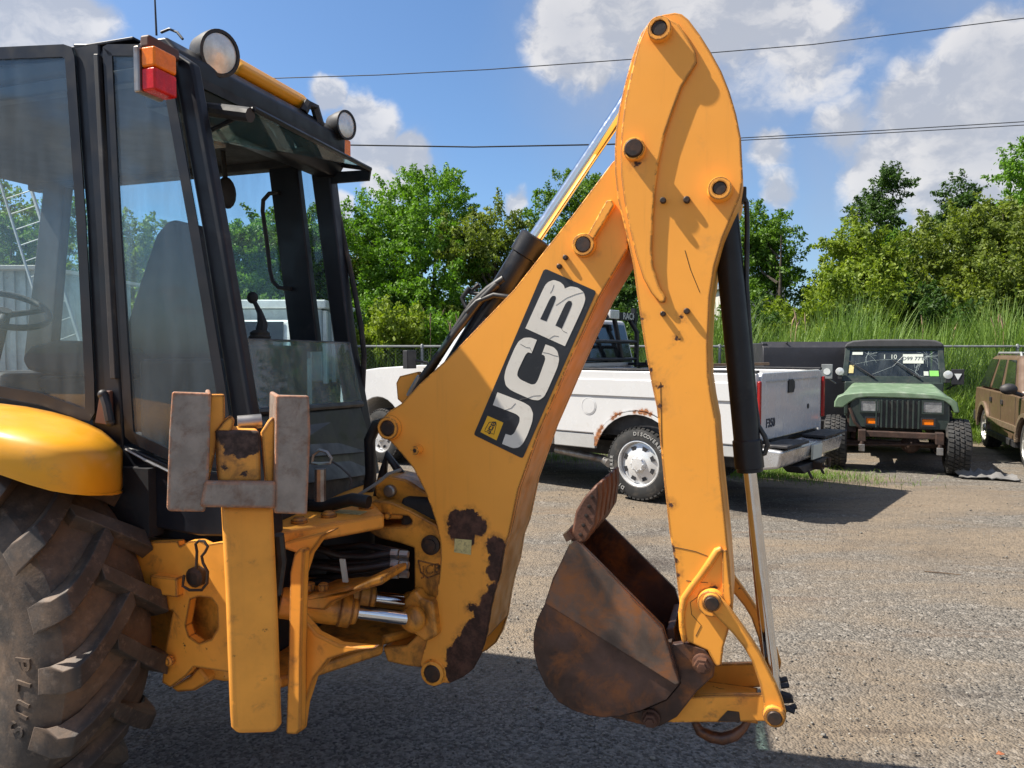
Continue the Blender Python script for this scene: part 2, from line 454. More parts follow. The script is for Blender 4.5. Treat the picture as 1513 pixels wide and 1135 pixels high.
_txt = {}
def text_geo(body, bold=0.0):
    key = (body, bold)
    if key not in _txt:
        cu = bpy.data.curves.new('lettering', 'FONT'); cu.body = body; cu.size = 1; cu.align_x = 'CENTER'; cu.align_y = 'CENTER'
        cu.extrude = .02; cu.offset = bold; cu.resolution_u = 3
        o = bpy.data.objects.new('lettering', cu); COL.objects.link(o)
        dg = bpy.context.evaluated_depsgraph_get()
        me = bpy.data.meshes.new_from_object(o.evaluated_get(dg))
        vs = [tuple(v.co) for v in me.vertices]; fs = [tuple(p.vertices) for p in me.polygons]
        bpy.data.objects.remove(o); bpy.data.meshes.remove(me); bpy.data.curves.remove(cu)
        _txt[key] = (vs, fs)
    return _txt[key]
def put_text(mb, body, org, ex, ey, size, thick=.002, bold=.01):
    """lettering lying in the plane of unit vectors ex (reading direction) and ey (up)"""
    ex = Vector(ex).normalized(); ey = Vector(ey).normalized(); ez = ex.cross(ey)
    vs, fs = text_geo(body, bold)
    org = Vector(org)
    mb.add([org + ex * (p[0] * size) + ey * (p[1] * size) + ez * (p[2] / .02 * thick * .5) for p in vs], fs)

class Frame:
    """a local ground frame: origin, yaw; converts points seen in the photograph into local coordinates on a chosen plane"""
    def __init__(s, ox, oy, yaw):
        s.o = Vector((ox, oy, 0)); a = R(yaw); s.yaw = a
        s.u = Vector((math.cos(a), math.sin(a), 0)); s.v = Vector((-math.sin(a), math.cos(a), 0))
    def _hit(s, px, py, n, c):
        d = pix_ray(px, py); o = Vector((0, 0, CAM_H))
        t = (s.o.dot(n) + c - o.dot(n)) / d.dot(n)
        return o + d * t - s.o
    def on_v(s, px, py, v=0.0):
        p = s._hit(px, py, s.v, v); return (p.dot(s.u), p.z)
    def on_u(s, px, py, u=0.0):
        p = s._hit(px, py, s.u, u); return (p.dot(s.v), p.z)
    def poly(s, pts, v): return [s.on_v(a, b, v) for a, b in pts]
    def p3(s, px, py, v):
        a, z = s.on_v(px, py, v); return Vector((a, v, z))
def ground_pt(px, py, z=0.0):
    d = pix_ray(px, py); t = (z - CAM_H) / d.z
    return Vector((d.x * t, d.y * t, z))

# ------------------------------------------------------------------ ground
def ground_material():
    m, t, bs = mat_base('gravel_lot')
    tco = t.new('ShaderNodeTexCoord').outputs['Object']
    big = t.noise(tco, .35, 4, .6, .6)
    mid = t.noise(t.scalevec(tco, (.45, 1.6, 1)), 1.1, 5, .62, .5)
    fineg = t.noise(tco, 26, 5, .75)
    vor = t.new('ShaderNodeTexVoronoi'); vor.inputs['Scale'].default_value = 75; t.link(tco, vor.inputs['Vector'])
    vor2 = t.new('ShaderNodeTexVoronoi'); vor2.inputs['Scale'].default_value = 34; t.link(tco, vor2.inputs['Vector'])
    sepc = t.new('ShaderNodeSeparateColor'); t.link(vor.outputs['Color'], sepc.inputs[0])
    sepd = t.new('ShaderNodeSeparateColor'); t.link(vor2.outputs['Color'], sepd.inputs[0])
    stone = t.mix(t.ramp(sepc.outputs[0], 0, 1, smooth=False), (0.075, 0.070, 0.063), (0.249, 0.225, 0.193))
    stone = t.mix(t.ramp(sepd.outputs[1], .93, .96), stone, (0.285, 0.261, 0.229))
    dust = t.mix(t.ramp(mid, .3, .7), (0.169, 0.130, 0.092), (0.229, 0.183, 0.133))
    c = t.mix(t.ramp(t.math('ADD', t.math('MULTIPLY', mid, .6), t.math('MULTIPLY', big, .5)), .44, .64), stone, dust)
    c = t.mix(t.math('MULTIPLY', t.ramp(fineg, .40, .66), .55), c, (0.082, 0.071, 0.059))
    stains = t.noise(t.scalevec(tco, (.42, 1.15, 1)), .62, 6, .72, 1.2)
    c = t.mix(t.math('MULTIPLY', t.ramp(stains, .50, .68), .74), c, (0.059, 0.047, 0.040))
    rutn = t.noise(t.scalevec(tco, (.16, 2.4, 1)), 1.3, 4, .6, .4)
    c = t.mix(t.math('MULTIPLY', t.ramp(rutn, .58, .70), .4), c, (0.158, 0.107, 0.070))
    # grey hardcore under the machine, its bluish tone painted for the shade there
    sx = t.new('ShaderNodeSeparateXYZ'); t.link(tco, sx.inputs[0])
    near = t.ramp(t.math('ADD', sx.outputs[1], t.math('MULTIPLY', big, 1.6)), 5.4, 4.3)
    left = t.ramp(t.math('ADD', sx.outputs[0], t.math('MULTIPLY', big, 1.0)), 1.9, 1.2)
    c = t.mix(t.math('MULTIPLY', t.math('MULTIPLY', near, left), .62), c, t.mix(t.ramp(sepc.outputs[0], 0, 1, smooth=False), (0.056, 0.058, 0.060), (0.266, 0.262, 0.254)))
    # soil under the vegetation beyond the fence
    veg = t.ramp(t.math('ADD', sx.outputs[1], t.math('MULTIPLY', t.noise(tco, .9, 4), 1.6)), 15.2, 15.9)
    c = t.mix(veg, c, t.mix(fineg, (.035, .045, .018), (.075, .085, .030)))
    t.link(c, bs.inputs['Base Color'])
    bs.inputs['Roughness'].default_value = .92
    bs.inputs['Specular IOR Level'].default_value = .2
    b = t.new('ShaderNodeBump'); b.inputs['Strength'].default_value = .85; b.inputs['Distance'].default_value = .012
    h = t.math('ADD', t.math('MULTIPLY', vor.outputs['Distance'], -1.0), t.math('ADD', t.math('MULTIPLY', fineg, .9), t.math('MULTIPLY', vor2.outputs['Distance'], -.6)))
    t.link(h, b.inputs['Height']); t.link(b.outputs[0], bs.inputs['Normal'])
    return m
gm = ground_material()
g = MB()
# a sheet with slight unevenness near the camera, running out past the horizon
xs = sorted(set([-900, -300, -100, -50, -30] + [round(-20 + i * .8, 2) for i in range(51)] + [30, 50, 100, 300, 900]))
ys = sorted(set([-900, -300, -60, -20, -8, -3] + [round(-1 + i * .6, 2) for i in range(36)] + [24, 32, 50, 100, 300, 900]))
from mathutils import noise as mnoise
vs = []
for y in ys:
    for x in xs:
        near = 1.0 if (-20 < x < 20 and -1 < y < 20) else 0.0
        vs.append((x, y, (mnoise.noise(Vector((x * .5, y * .5, 3))) - .2) * .022 * near - .004))
nx = len(xs)
fs = [(j * nx + i, j * nx + i + 1, (j + 1) * nx + i + 1, (j + 1) * nx + i) for j in range(len(ys) - 1) for i in range(nx - 1)]
g.add(vs, fs).build('ground', gm, smooth=60, kind='structure')

def np_object(name, verts, faces, mat, kind=None, smooth=False):
    me = bpy.data.meshes.new(name)
    nv, (nf, k) = len(verts), faces.shape
    me.vertices.add(nv); me.vertices.foreach_set('co', verts.astype(np.float32).ravel())
    me.loops.add(nf * k); me.loops.foreach_set('vertex_index', faces.astype(np.int32).ravel())
    me.polygons.add(nf); me.polygons.foreach_set('loop_start', np.arange(0, nf * k, k, dtype=np.int32))
    me.polygons.foreach_set('loop_total', np.full(nf, k, dtype=np.int32))
    if smooth: me.polygons.foreach_set('use_smooth', np.ones(nf, dtype=bool))
    me.update(calc_edges=True); me.validate()
    me.materials.append(mat)
    o = bpy.data.objects.new(name, me); COL.objects.link(o)
    if kind: o['kind'] = kind
    return o

# loose stones lying on the lot
def gravel():
    m, t, bs = mat_base('loose_stone')
    gi = t.new('ShaderNodeNewGeometry').outputs['Random Per Island']
    c = t.mix(gi, (.065, .06, .055), (.28, .26, .225))
    t.link(c, bs.inputs['Base Color']); bs.inputs['Roughness'].default_value = .9
    N = 16000
    d = 2.3 + (rng.random(N) ** 1.6) * 9.5
    ang = (rng.random(N) - .5) * 1.35
    px_, py_ = d * np.sin(ang), d * np.cos(ang)
    octa = np.array([(1, 0, 0), (0, 1, 0), (-1, 0, 0), (0, -1, 0), (.1, .05, .7), (0, 0, -.7)], float)
    tri = np.array([(0, 1, 4), (1, 2, 4), (2, 3, 4), (3, 0, 4), (1, 0, 5), (2, 1, 5), (3, 2, 5), (0, 3, 5)])
    sz = .0035 + .0065 * rng.random(N) ** 2.2 + (rng.random(N) > .992) * .007
    V = octa[None] * (sz[:, None, None] * (1 + .5 * (rng.random((N, 6, 1)) - .5)))
    a = rng.random(N) * 6.28; ca, sa = np.cos(a)[:, None], np.sin(a)[:, None]
    X = V[:, :, 0] * ca - V[:, :, 1] * sa; Y = V[:, :, 0] * sa + V[:, :, 1] * ca
    V = np.stack([X + px_[:, None], Y + py_[:, None], V[:, :, 2] * .8 + (sz * .3 - .003)[:, None]], 2)
    F = tri[None] + (np.arange(N) * 6)[:, None, None]
    np_object('loose_gravel', V.reshape(-1, 3), F.reshape(-1, 3), m, kind='stuff')
gravel()

# ------------------------------------------------------------------ vegetation
def leaves(centers, size, up=.35, aspect=.5, outward=None):
    """one folded diamond leaf per centre -> verts, quads"""
    N = len(centers)
    n = rng.normal(size=(N, 3)); n[:, 2] = n[:, 2] * .7 + up
    if outward is not None: n += outward * .5
    n /= np.linalg.norm(n, axis=1)[:, None]
    a = rng.normal(size=(N, 3)); a -= n * (a * n).sum(1)[:, None]; a /= np.linalg.norm(a, axis=1)[:, None]
    b = np.cross(n, a)
    s = size * (.6 + .8 * rng.random(N))
    s = s[:, None]
    tip = centers + a * s; tail = centers - a * s
    l = centers + b * s * aspect + n * s * .18; r = centers - b * s * aspect + n * s * .18
    V = np.stack([tail, l, tip, r], 1).reshape(-1, 3)
    F = (np.arange(N) * 4)[:, None] + np.arange(4)[None]
    return V, F

LEAF = [leaf_mat('leaf_mid', (0.040, 0.104, 0.011), (0.152, 0.271, 0.026)),
        leaf_mat('leaf_olive', (0.069, 0.110, 0.015), (0.216, 0.271, 0.040)),
        leaf_mat('leaf_dark', (0.020, 0.057, 0.011), (0.073, 0.144, 0.021), .35),
        leaf_mat('leaf_yellow', (0.088, 0.152, 0.012), (0.272, 0.348, 0.034)),
        leaf_mat('leaf_bright', (0.048, 0.131, 0.011), (0.177, 0.339, 0.029))]
REED = leaf_mat('reed_blade', (0.081, 0.161, 0.026), (0.264, 0.383, 0.096), .35)
GRASSM = leaf_mat('grass_blade', (0.057, 0.114, 0.013), (0.185, 0.288, 0.044), .35)

def lobed_points(lobes, n_cl, per, spread):
    """leaf centres gathered in twig clumps through a set of ellipsoid lobes"""
    vol = np.array([l[3] * l[4] * l[5] for l in lobes]) ** (2 / 3.); vol /= vol.sum()
    cnt = np.maximum(1, (vol * n_cl)).astype(int)
    C = []; O = []
    for l, k in zip(lobes, cnt):
        d = rng.normal(size=(k, 3)); d /= np.linalg.norm(d, axis=1)[:, None]
        rad = (.45 + .62 * rng.random(k) ** .6)[:, None]
        C.append(np.array(l[:3]) + d * rad * np.array(l[3:6])); O.append(d)
    C = np.concatenate(C); O = np.concatenate(O)
    idx = np.repeat(np.arange(len(C)), per)
    # feathery shoots: leaves set along a twig that reaches outward and up
    D = O + rng.normal(size=O.shape) * .55; D[:, 2] += .45
    D /= np.linalg.norm(D, axis=1)[:, None]
    L = spread * (1.2 + 1.6 * rng.random((len(C), 1)))
    t = rng.random((len(idx), 1))
    P = C[idx] + D[idx] * (t - .25) * L[idx] + rng.normal(size=(len(idx), 3)) * spread * .42 * (1.05 - .75 * t) * np.array([1, 1, .7])
    return P, O[idx], C

def tree(name, label, x, y, h, w, mat, ncl=420, per=30, leaf=.10, base=.12, lob=14, slim=1.0, group=None, cat='tree', trunk_r=.11, spread=.36, seed=0, top=1.0, dz=0):
    rs = np.random.default_rng(seed + 100)
    root = thing(name, label, cat, (x, y, dz), 0, group)
    lobes = []
    zc = h * (base + 1) / 2; hz = h * (1 - base) / 2
    for i in range(lob):
        a = rs.random() * 6.283; k = -1 + 2 * (i + .5) / lob
        wid = math.sqrt(max(0.05, 1 - k * k * (1 if k < 0 else top))) * (w / 2)
        r = wid * (.35 + .55 * rs.random())
        lr = w * (.17 + .12 * rs.random())
        lz = zc + k * hz * .88
        lobes.append((math.cos(a) * r * .8, math.sin(a) * r * .8, min(lz, h - lr * .7 * slim), lr, lr, lr * .8 * slim))
    P, O, C = lobed_points(lobes, ncl, per, spread)
    keep = P[:, 2] > .15
    P, O = P[keep], O[keep]
    V, F = leaves(P, leaf, outward=O)
    cr = np_object('crown', V, F, mat); cr.parent = root
    tb = MB()
    bend = rs.normal(size=2) * .25
    tb.tube([(0, 0, -.1), (bend[0] * .3, bend[1] * .3, h * .25), (bend[0], bend[1], h * .55), (bend[0] * 1.2, bend[1], h * .86)], [trunk_r, trunk_r * .8, trunk_r * .5, trunk_r * .15], 8)
    for i, l in enumerate(lobes):
        z0 = max(h * .14, l[2] - w * .35); q = Vector((bend[0] * z0 / h, bend[1] * z0 / h, z0)); e = Vector(l[:3])
        tb.tube([q, q.lerp(e, .5) + Vector((0, 0, -.1)), e], [trunk_r * .42, trunk_r * .28, trunk_r * .1], 5)
        for c in C[rs.integers(0, len(C), 5)]:
            cc = Vector(c)
            if (cc - e).length < w * .35: tb.tube([e, cc], [trunk_r * .12, trunk_r * .05], 4)
    tb.build('trunk', m_bark, root, smooth=60)
    return root

def at(px, d, py=None):
    """ground position seen in pixel column px at depth d"""
    return (px - 756.5) / FPX * d, d
def hgt(py, d): return CAM_H + (520 - py) * d / FPX

# ---- trees beyond the fence (column, depth, top row, width, look)
G_T = 'trees beyond the chain-link fence'
TREES = [
 (615, 22.0, 240, 5.0, 4, 'tall bright green tree rising above the hedge beside the cab', 760, 1, 17),
 (545, 23.5, 330, 3.4, 1, 'yellowish feathery tree right behind the rear corner of the cab', 330, 2, 12),
 (722, 20.5, 292, 3.2, 1, 'olive tree touching the right side of the tall bright green tree', 430, 3, 13),
 (850, 25.0, 232, 3.3, 0, 'loose airy tree whose top shows behind the chrome boom rod', 330, 4, 12),
 (925, 22.0, 372, 3.2, 2, 'dark shaded tree seen in the gap between boom and dipper', 420, 5, 11),
 (1140, 21.0, 292, 2.4, 0, 'loose light tree standing just right of the black dipper cylinder', 250, 6, 12),
 (1245, 19.0, 322, 3.2, 3, 'broad yellow green tree above the dark green off-road car', 460, 7, 14),
 (1303, 26.0, 232, 2.1, 2, 'slim dark tree with a pointed top standing clear of the others', 190, 8, 10),
 (1405, 26.5, 242, 2.3, 2, 'dark ragged tree with spreading flat top boughs', 190, 9, 9),
 (1455, 18.5, 288, 3.7, 1, 'wide olive tree filling the right side behind the reeds', 520, 10, 15),
 (1518, 22.0, 205, 4.2, 4, 'tallest bright tree at the right edge of the picture', 460, 11, 14),
 (1340, 21.5, 330, 2.6, 0, 'mid green tree wedged between the slim dark tree and the wide olive one', 260, 12, 11),
 (440, 22.5, 292, 3.4, 0, 'green tree seen through the open rear window right of the grab rail', 340, 13, 12),
 (352, 21.0, 312, 3.2, 4, 'bright tree seen through the open rear window above the control lever', 340, 14, 12),
 (215, 19.0, 308, 3.2, 3, 'yellow green tree top behind the driver seat', 300, 15, 12),
 (62, 20.0, 262, 4.0, 0, 'thin airy tree seen through the door window above the shed', 220, 16, 12),
 (-60, 21.0, 235, 4.2, 2, 'dark tree at the far left behind the shed', 280, 17, 12),
]
for (px, d, top, w, mi, lab, ncl, sd, lob) in TREES:
    x, y = at(px, d); h = hgt(top, d) - .40
    tree('broadleaf_tree', lab, x, y, h, w, LEAF[mi], ncl=int(ncl * 1.15), per=108, leaf=.050 if mi != 2 else .054, base=.10, lob=lob, seed=sd, group=G_T, spread=.30,
         slim=1.25 if w < 2.5 else 1.0, top=.92)
# more of the same wood to the right of the frame (mirrored in the rear glass)
for k, (x, y, h, w, mi, lab) in enumerate([(21.5, 20.5, 6.6, 5.0, 0, 'green tree outside the right edge, nearest the picture'),
        (26.5, 19.5, 7.6, 4.6, 2, 'dark tree outside the right edge, second from the picture'),
        (31.0, 17.5, 6.8, 5.4, 1, 'olive tree outside the right edge, farthest from the picture')]):
    tree('broadleaf_tree', lab, x, y, h, w, LEAF[mi], ncl=260, per=34, leaf=.12, base=.08, lob=12, seed=40 + k, group=G_T, spread=.36)

# ---- bushes: hedge behind the truck hood, and the understorey behind the reeds
G_B = 'bushes along the fence'
BUSHES = [
 (575, 15.6, 462, 2.1, 3, 'sunlit leafy hedge bush above the white truck hood'),
 (655, 16.2, 470, 1.9, 4, 'leafy hedge bush left of the black boom cylinder hoses'),
 (500, 16.6, 470, 2.0, 0, 'leafy hedge bush hidden behind the rear cab pillar'),
 (1085, 17.5, 458, 2.2, 2, 'dark bush behind the dipper cylinder near the warehouse'),
 (1180, 18.5, 448, 2.6, 3, 'yellow green bush above the reeds left of the off-road car'),
 (1270, 18.2, 440, 2.6, 2, 'dark bush above the roof of the off-road car'),
 (1375, 18.0, 430, 2.7, 2, 'dark bush between the off-road car and the bronze car'),
 (1475, 17.6, 432, 2.6, 1, 'olive bush above the bronze car roof'),
 (860, 17.5, 450, 2.6, 2, 'dark bush behind the boom decal'),
 (970, 17.5, 448, 2.4, 2, 'dark bush behind the truck cab rack'),
 (390, 17.5, 452, 2.6, 0, 'green bush low in the rear window behind the pale truck'),
 (150, 17.5, 452, 2.4, 3, 'yellow green bush beside the shed wall'),
]
for k, (px, d, top, w, mi, lab) in enumerate(BUSHES):
    x, y = at(px, d); h = hgt(top, d)
    tree('bush', lab, x, y, h, w, LEAF[mi], ncl=240, per=80, leaf=.048, base=.02, lob=9, seed=60 + k, group=G_B, cat='bush', trunk_r=.03, spread=.24)

# ---- reeds behind the fence
def blades(n, xf, yf, hf, wd, mat, name, lean=.35):
    x = xf(n); y = yf(n, x); h = hf(n, x)
    a = rng.random(n) * 6.283; ln = lean * (.2 + rng.random(n))
    V = []
    fr = [0, .4, .75, 1.0]
    dx, dy = np.cos(a), np.sin(a)
    for f in fr:
        off = ln * h * f ** 2.2
        cx, cy, cz = x + dx * off, y + dy * off, h * (f - .18 * f ** 3 * ln)
        ww = wd * (1 - f ** 2 * .92) * (.6 + .6 * f if f < .5 else 1)
        V.append(np.stack([cx - dy * ww, cy + dx * ww, cz], 1)); V.append(np.stack([cx + dy * ww, cy - dx * ww, cz], 1))
    V = np.stack(V, 1).reshape(-1, 3)
    base = (np.arange(n) * 8)[:, None]
    F = np.concatenate([base + np.array([[2 * i, 2 * i + 1, 2 * i + 3, 2 * i + 2]]) for i in range(3)])
    return np_object(name, V, F, mat, kind='stuff')
def reed_h(n, x):
    k = np.where(x < 3.0, .72, 1.0)
    return (1.75 + .95 * rng.random(n)) * k * (1 + .12 * np.sin(x * 1.9) + .10 * np.sin(x * 4.3 + 1))
blades(19000, lambda n: -3.6 + 21 * rng.random(n), lambda n, x: 15.05 + 2.3 * rng.random(n) ** 1.2, reed_h, .013, REED, 'reeds')
def low_h(n, x): return .5 + .7 * rng.random(n)
blades(6000, lambda n: 4.0 + 11 * rng.random(n), lambda n, x: 14.35 + 1.0 * rng.random(n), low_h, .011, REED, 'tall_grass', .6)
# grass patch on the lot behind the truck, and tufts by the bronze car
gp = ground_pt(1165, 703)
blades(6500, lambda n: gp.x - .35 + rng.normal(size=n) * .65, lambda n, x: gp.y + .1 - (x - gp.x) * .35 + rng.normal(size=n) * .32, lambda n, x: .02 + .08 * rng.random(n), .004, GRASSM, 'grass_patch', .9)
gp2 = ground_pt(870, 676)
blades(1800, lambda n: gp2.x + rng.normal(size=n) * .7, lambda n, x: gp2.y + rng.normal(size=n) * .35, lambda n, x: .02 + .09 * rng.random(n), .004, GRASSM, 'grass_patch', .9)
gp3 = ground_pt(1440, 652)
blades(1800, lambda n: gp3.x + rng.normal(size=n) * .30, lambda n, x: gp3.y + .4 + rng.normal(size=n) * .4, lambda n, x: .1 + .22 * rng.random(n), .007, GRASSM, 'weeds', .7)
# seed plumes
pl = MB()
for k in range(20):
    px = random.choice([random.uniform(600, 680), random.uniform(600, 680), random.uniform(1470, 1513), random.uniform(1140, 1500)])
    d = random.uniform(15.2, 16.8); x, y = at(px, d); z = hgt(random.uniform(458, 486), d)
    l = random.uniform(-.10, .10)
    pl.tube([(x, y, z - .9), (x + l * .3, y, z - .25), (x + l, y, z)], [.006, .006, .004], 4)
    pl.tube([(x + l * .4, y, z - .22), (x + l * .7, y, z - .10), (x + l * 1.5, y, z + .06)], [.006, .020, .004], 5)
pl.build('reed_seed_heads', m_reedplume, kind='stuff')

# ---- chain-link fence
FX0, FX1, FY = -3.4, 19.0, 14.75
fy = lambda x: FY - .03 * x * 0
fr = thing('chain_link_fence', 'galvanised chain-link fence with a top rail in front of the reeds', 'fence', (0, FY, 0))
MB().tube([(FX0, 0, 1.83), (FX1, 0, 1.83)], .024, 8).build('top_rail', m_galv, fr)
xpost = at(1063, FY)[0]
xs_ = [xpost + 3.0 * k for k in range(-3, 6)]
for x in xs_:
    MB().tube([(x, .0, -.1), (x, .0, 1.80)], .030, 8).lathe([(.036, 0), (.036, .05), (.02, .075), (.002, .08)], (x, 0, 1.80), (0, 0, 1), 8).build('post', m_galv, fr)
wv_, wf_ = [], []
hgtf = 1.78; step = .075
for sgn in (1, -1):
    x = FX0 - hgtf
    while x < FX1 + hgtf:
        a, b = (x, x + hgtf) if sgn > 0 else (x + hgtf, x)
        z0, z1 = .04, hgtf
        wv_ += [(a - .0016, -.03 + .004 * sgn, z0), (a + .0016, -.03 + .004 * sgn, z0), (b + .0016, -.03 + .004 * sgn, z1), (b - .0016, -.03 + .004 * sgn, z1)]
        x += step
wmesh = np_object('wire_mesh', np.array(wv_), np.arange(len(wv_)).reshape(-1, 4), m_galv, kind='stuff'); wmesh.parent = fr

# ---- power lines crossing the sky
def wire(pts, Y, label):
    P = []
    for px, py in pts:
        d = pix_ray(px, py); P.append(Vector((0, 0, CAM_H)) + d * (Y / d.y))
    e0 = P[0] + (P[0] - P[1]).normalized() * 14; e1 = P[-1] + (P[-1] - P[-2]).normalized() * 14
    P = [e0] + P + [e1]
    fine = []
    for i in range(len(P) - 1):
        for k in range(4): fine.append(P[i].lerp(P[i + 1], k / 4))
    fine.append(P[-1])
    o = MB().tube(fine, .020, 5).build('power_line', m_wire, smooth=60)
    tag(o, label, 'power line', 'power lines overhead')
wire([(400, 116), (560, 111), (720, 103), (930, 88), (1200, 66), (1513, 27)], 30, 'upper power line rising across the clouds behind the dipper top')
wire([(510, 214), (700, 217), (900, 213), (1095, 204), (1300, 193), (1513, 180)], 31, 'lower power line crossing behind the chrome boom rod')
wire([(510, 214.8), (700, 217.8), (900, 214), (1095, 207.5), (1300, 197), (1513, 185)], 32, 'second thin power line just under the lower one on the right')

# ---- warehouse far behind, shed and ladder at the left
d = 46.0
wx0, wx1 = at(1085, d)[0], at(1160, d)[0]
wh = thing('warehouse', 'pale metal warehouse gable seen between the dipper cylinder and the trees', 'building', ((wx0 + wx1) / 2, d, 0))
hw = (wx1 - wx0) / 2; zt = hgt(408, d); ze = hgt(420, d)
w = MB()
nb = 22
for i in range(nb):
    xa = -hw + 2 * hw * i / nb; xb = -hw + 2 * hw * (i + 1) / nb; xm = xa + (xb - xa) * .25
    zf = lambda x: ze + (zt - ze) * max(0, 1 - abs(x - .0) / hw)
    w.hexa([(xa, 0, 0), (xb, 0, 0), (xb, 10, 0), (xa, 10, 0), (xa, 0, zf(xa)), (xb, 0, zf(xb)), (xb, 10, zf(xb)), (xa, 10, zf(xa))])
    w.hexa([(xa, -.06, 0), (xm, -.06, 0), (xm, 0, 0), (xa, 0, 0), (xa, -.06, zf(xa) - .05), (xm, -.06, zf(xm) - .05), (xm, 0, zf(xm) - .05), (xa, 0, zf(xa) - .05)])
w.build('wall', m_ware, wh, smooth=None)
MB().prism([(-hw - .3, ze - .1), (0, zt + .02), (hw + .3, ze - .1), (hw + .3, ze + .12), (0, zt + .24), (-hw - .3, ze + .12)], -.3, 10.3).build('roof', m_galv, wh, smooth=None)

d = 13.0
sx1 = at(66, d)[0]; sh_h = hgt(401, d)
sh = thing('corrugated_shed', 'grey corrugated metal shed behind the steering wheel', 'shed', (sx1 - 2.0, d, 0))
s = MB(); n = 40
for i in range(n):
    xa = -2.0 + 4.0 * i / n; xb = xa + 4.0 / n
    s.hexa([(xa, 0, 0), (xb, 0, 0), (xb, 3, 0), (xa, 3, 0), (xa, 0, sh_h), (xb, 0, sh_h), (xb, 3, sh_h), (xa, 3, sh_h)]) if i % 2 == 0 else s.hexa([(xa, .035, 0), (xb, .035, 0), (xb, 3, 0), (xa, 3, 0), (xa, .035, sh_h), (xb, .035, sh_h), (xb, 3, sh_h), (xa, 3, sh_h)])
s.build('wall', m_shed, sh, smooth=None)
MB().box(-2.2, 2.15, -.25, 3.2, sh_h, sh_h + .07).build('roof', m_ware, sh, bevel=.01)
MB().box(2.02, 2.10, -.04, .10, 0, sh_h - .01).build('corner_trim', m_galv, sh)

d = 11.6
la = [Vector((at(62, d)[0], d, hgt(462, d))), Vector((at(-30, d)[0], d + .6, hgt(262, d)))]
dirl = (la[1] - la[0]).normalized(); foot = la[0] - dirl * (la[0].z / dirl.z)
lad = thing('ladder', 'aluminium ladder leaning against the shed roof', 'ladder', tuple(foot))
side = Vector((.36, .10, .16)).normalized() * .42
L = (la[1] - foot).length
MB().tube([(0, 0, 0), dirl * L], .022, 6).build('rail', m_alu, lad)
MB().tube([side, side + dirl * L], .032, 6).build('rail', m_alu, lad)
k = .3
while k < L - .1:
    MB().tube([dirl * k, side + dirl * k], .010, 6).build('rung', m_alu, lad); k += .30

# ---- pale dump truck behind the cab
px0 = at(292, 11.2); px1 = at(420, 15.5)
yaw = math.atan2(px1[1] - px0[1], px1[0] - px0[0])
dt = thing('dump_truck', 'pale work truck with a ribbed tipping body seen through the cab rear window', 'truck', (px0[0], px0[1], 0), yaw)
MB().prism([(0, .55), (.05, 1.30), (.25, 1.45), (1.35, 1.55), (1.35, .55)], -1.0, 1.0).build('hood', m_paletruck, dt, bevel=.08, seg=3)
MB().box(-.03, .02, -.72, .72, .80, 1.22).build('grille', m_plastic, dt, bevel=.01)
for k in range(7): MB().box(-.05, -.03, -.66 + k * .2, -.54 + k * .2, .84, 1.18).build('grille_bar', m_galv, dt)
MB().box(-.16, .02, -1.08, 1.08, .45, .70).build('bumper', m_galv, dt, bevel=.03)
MB().prism([(1.30, .55), (1.30, 1.56), (1.62, 2.28), (2.75, 2.30), (2.75, .55)], -1.02, 1.02).build('cab', m_paletruck, dt, bevel=.06, seg=3)
MB().prism([(1.75, 1.60), (1.86, 2.16), (2.55, 2.18), (2.55, 1.60)], -1.035, 1.035).build('window', m_darkglass, dt)
MB().slab([(1.292, -.9, 1.60), (1.292, .9, 1.60), (1.585, .84, 2.24), (1.585, -.84, 2.24)], (-.015, 0, .006)).build('windscreen', m_darkglass, dt)
MB().box(2.95, 6.6, -1.15, 1.15, 1.15, 2.55).build('tipping_body', m_shed, dt, bevel=.03)
for k in range(6):
    for y0 in (-1.23, 1.15): MB().box(3.0 + k * .68, 3.14 + k * .68, y0, y0 + .08, 1.1, 2.52).build('body_rib', m_paletruck, dt, bevel=.015)
MB().box(2.86, 6.7, -1.25, 1.25, 2.553, 2.72).build('body_rim', m_paletruck, dt, bevel=.03)
MB().box(1.2, 6.4, -.45, .45, .55, .85).build('chassis', m_plastic, dt)
for (wx, wy) in ((.75, -1.0), (.75, .72), (5.2, -1.05), (5.2, .72)):
    MB().lathe([(.30, 0), (.46, .02), (.50, .06), (.50, .24), (.46, .28), (.30, .28)], (wx, wy, .50), (0, 1, 0), 24).build('wheel', m_tyre, dt)
# ================================================================== backhoe loader
B = Frame(-1.08, 3.30, -18)
bk = thing('backhoe_loader', 'yellow backhoe loader with raised rear digging arm and black glazed cab', 'backhoe loader', (B.o.x, B.o.y, 0), B.yaw)
P = B.poly
def prismP(pts, v0, v1, ref=None):
    return MB().prism(P(pts, v0 if ref is None else ref), v0, v1)
def mid(a, b, t=.5): return (a[0] + (b[0] - a[0]) * t, a[1] + (b[1] - a[1]) * t)
VN, VF = -.68, .50        # near and far cab walls

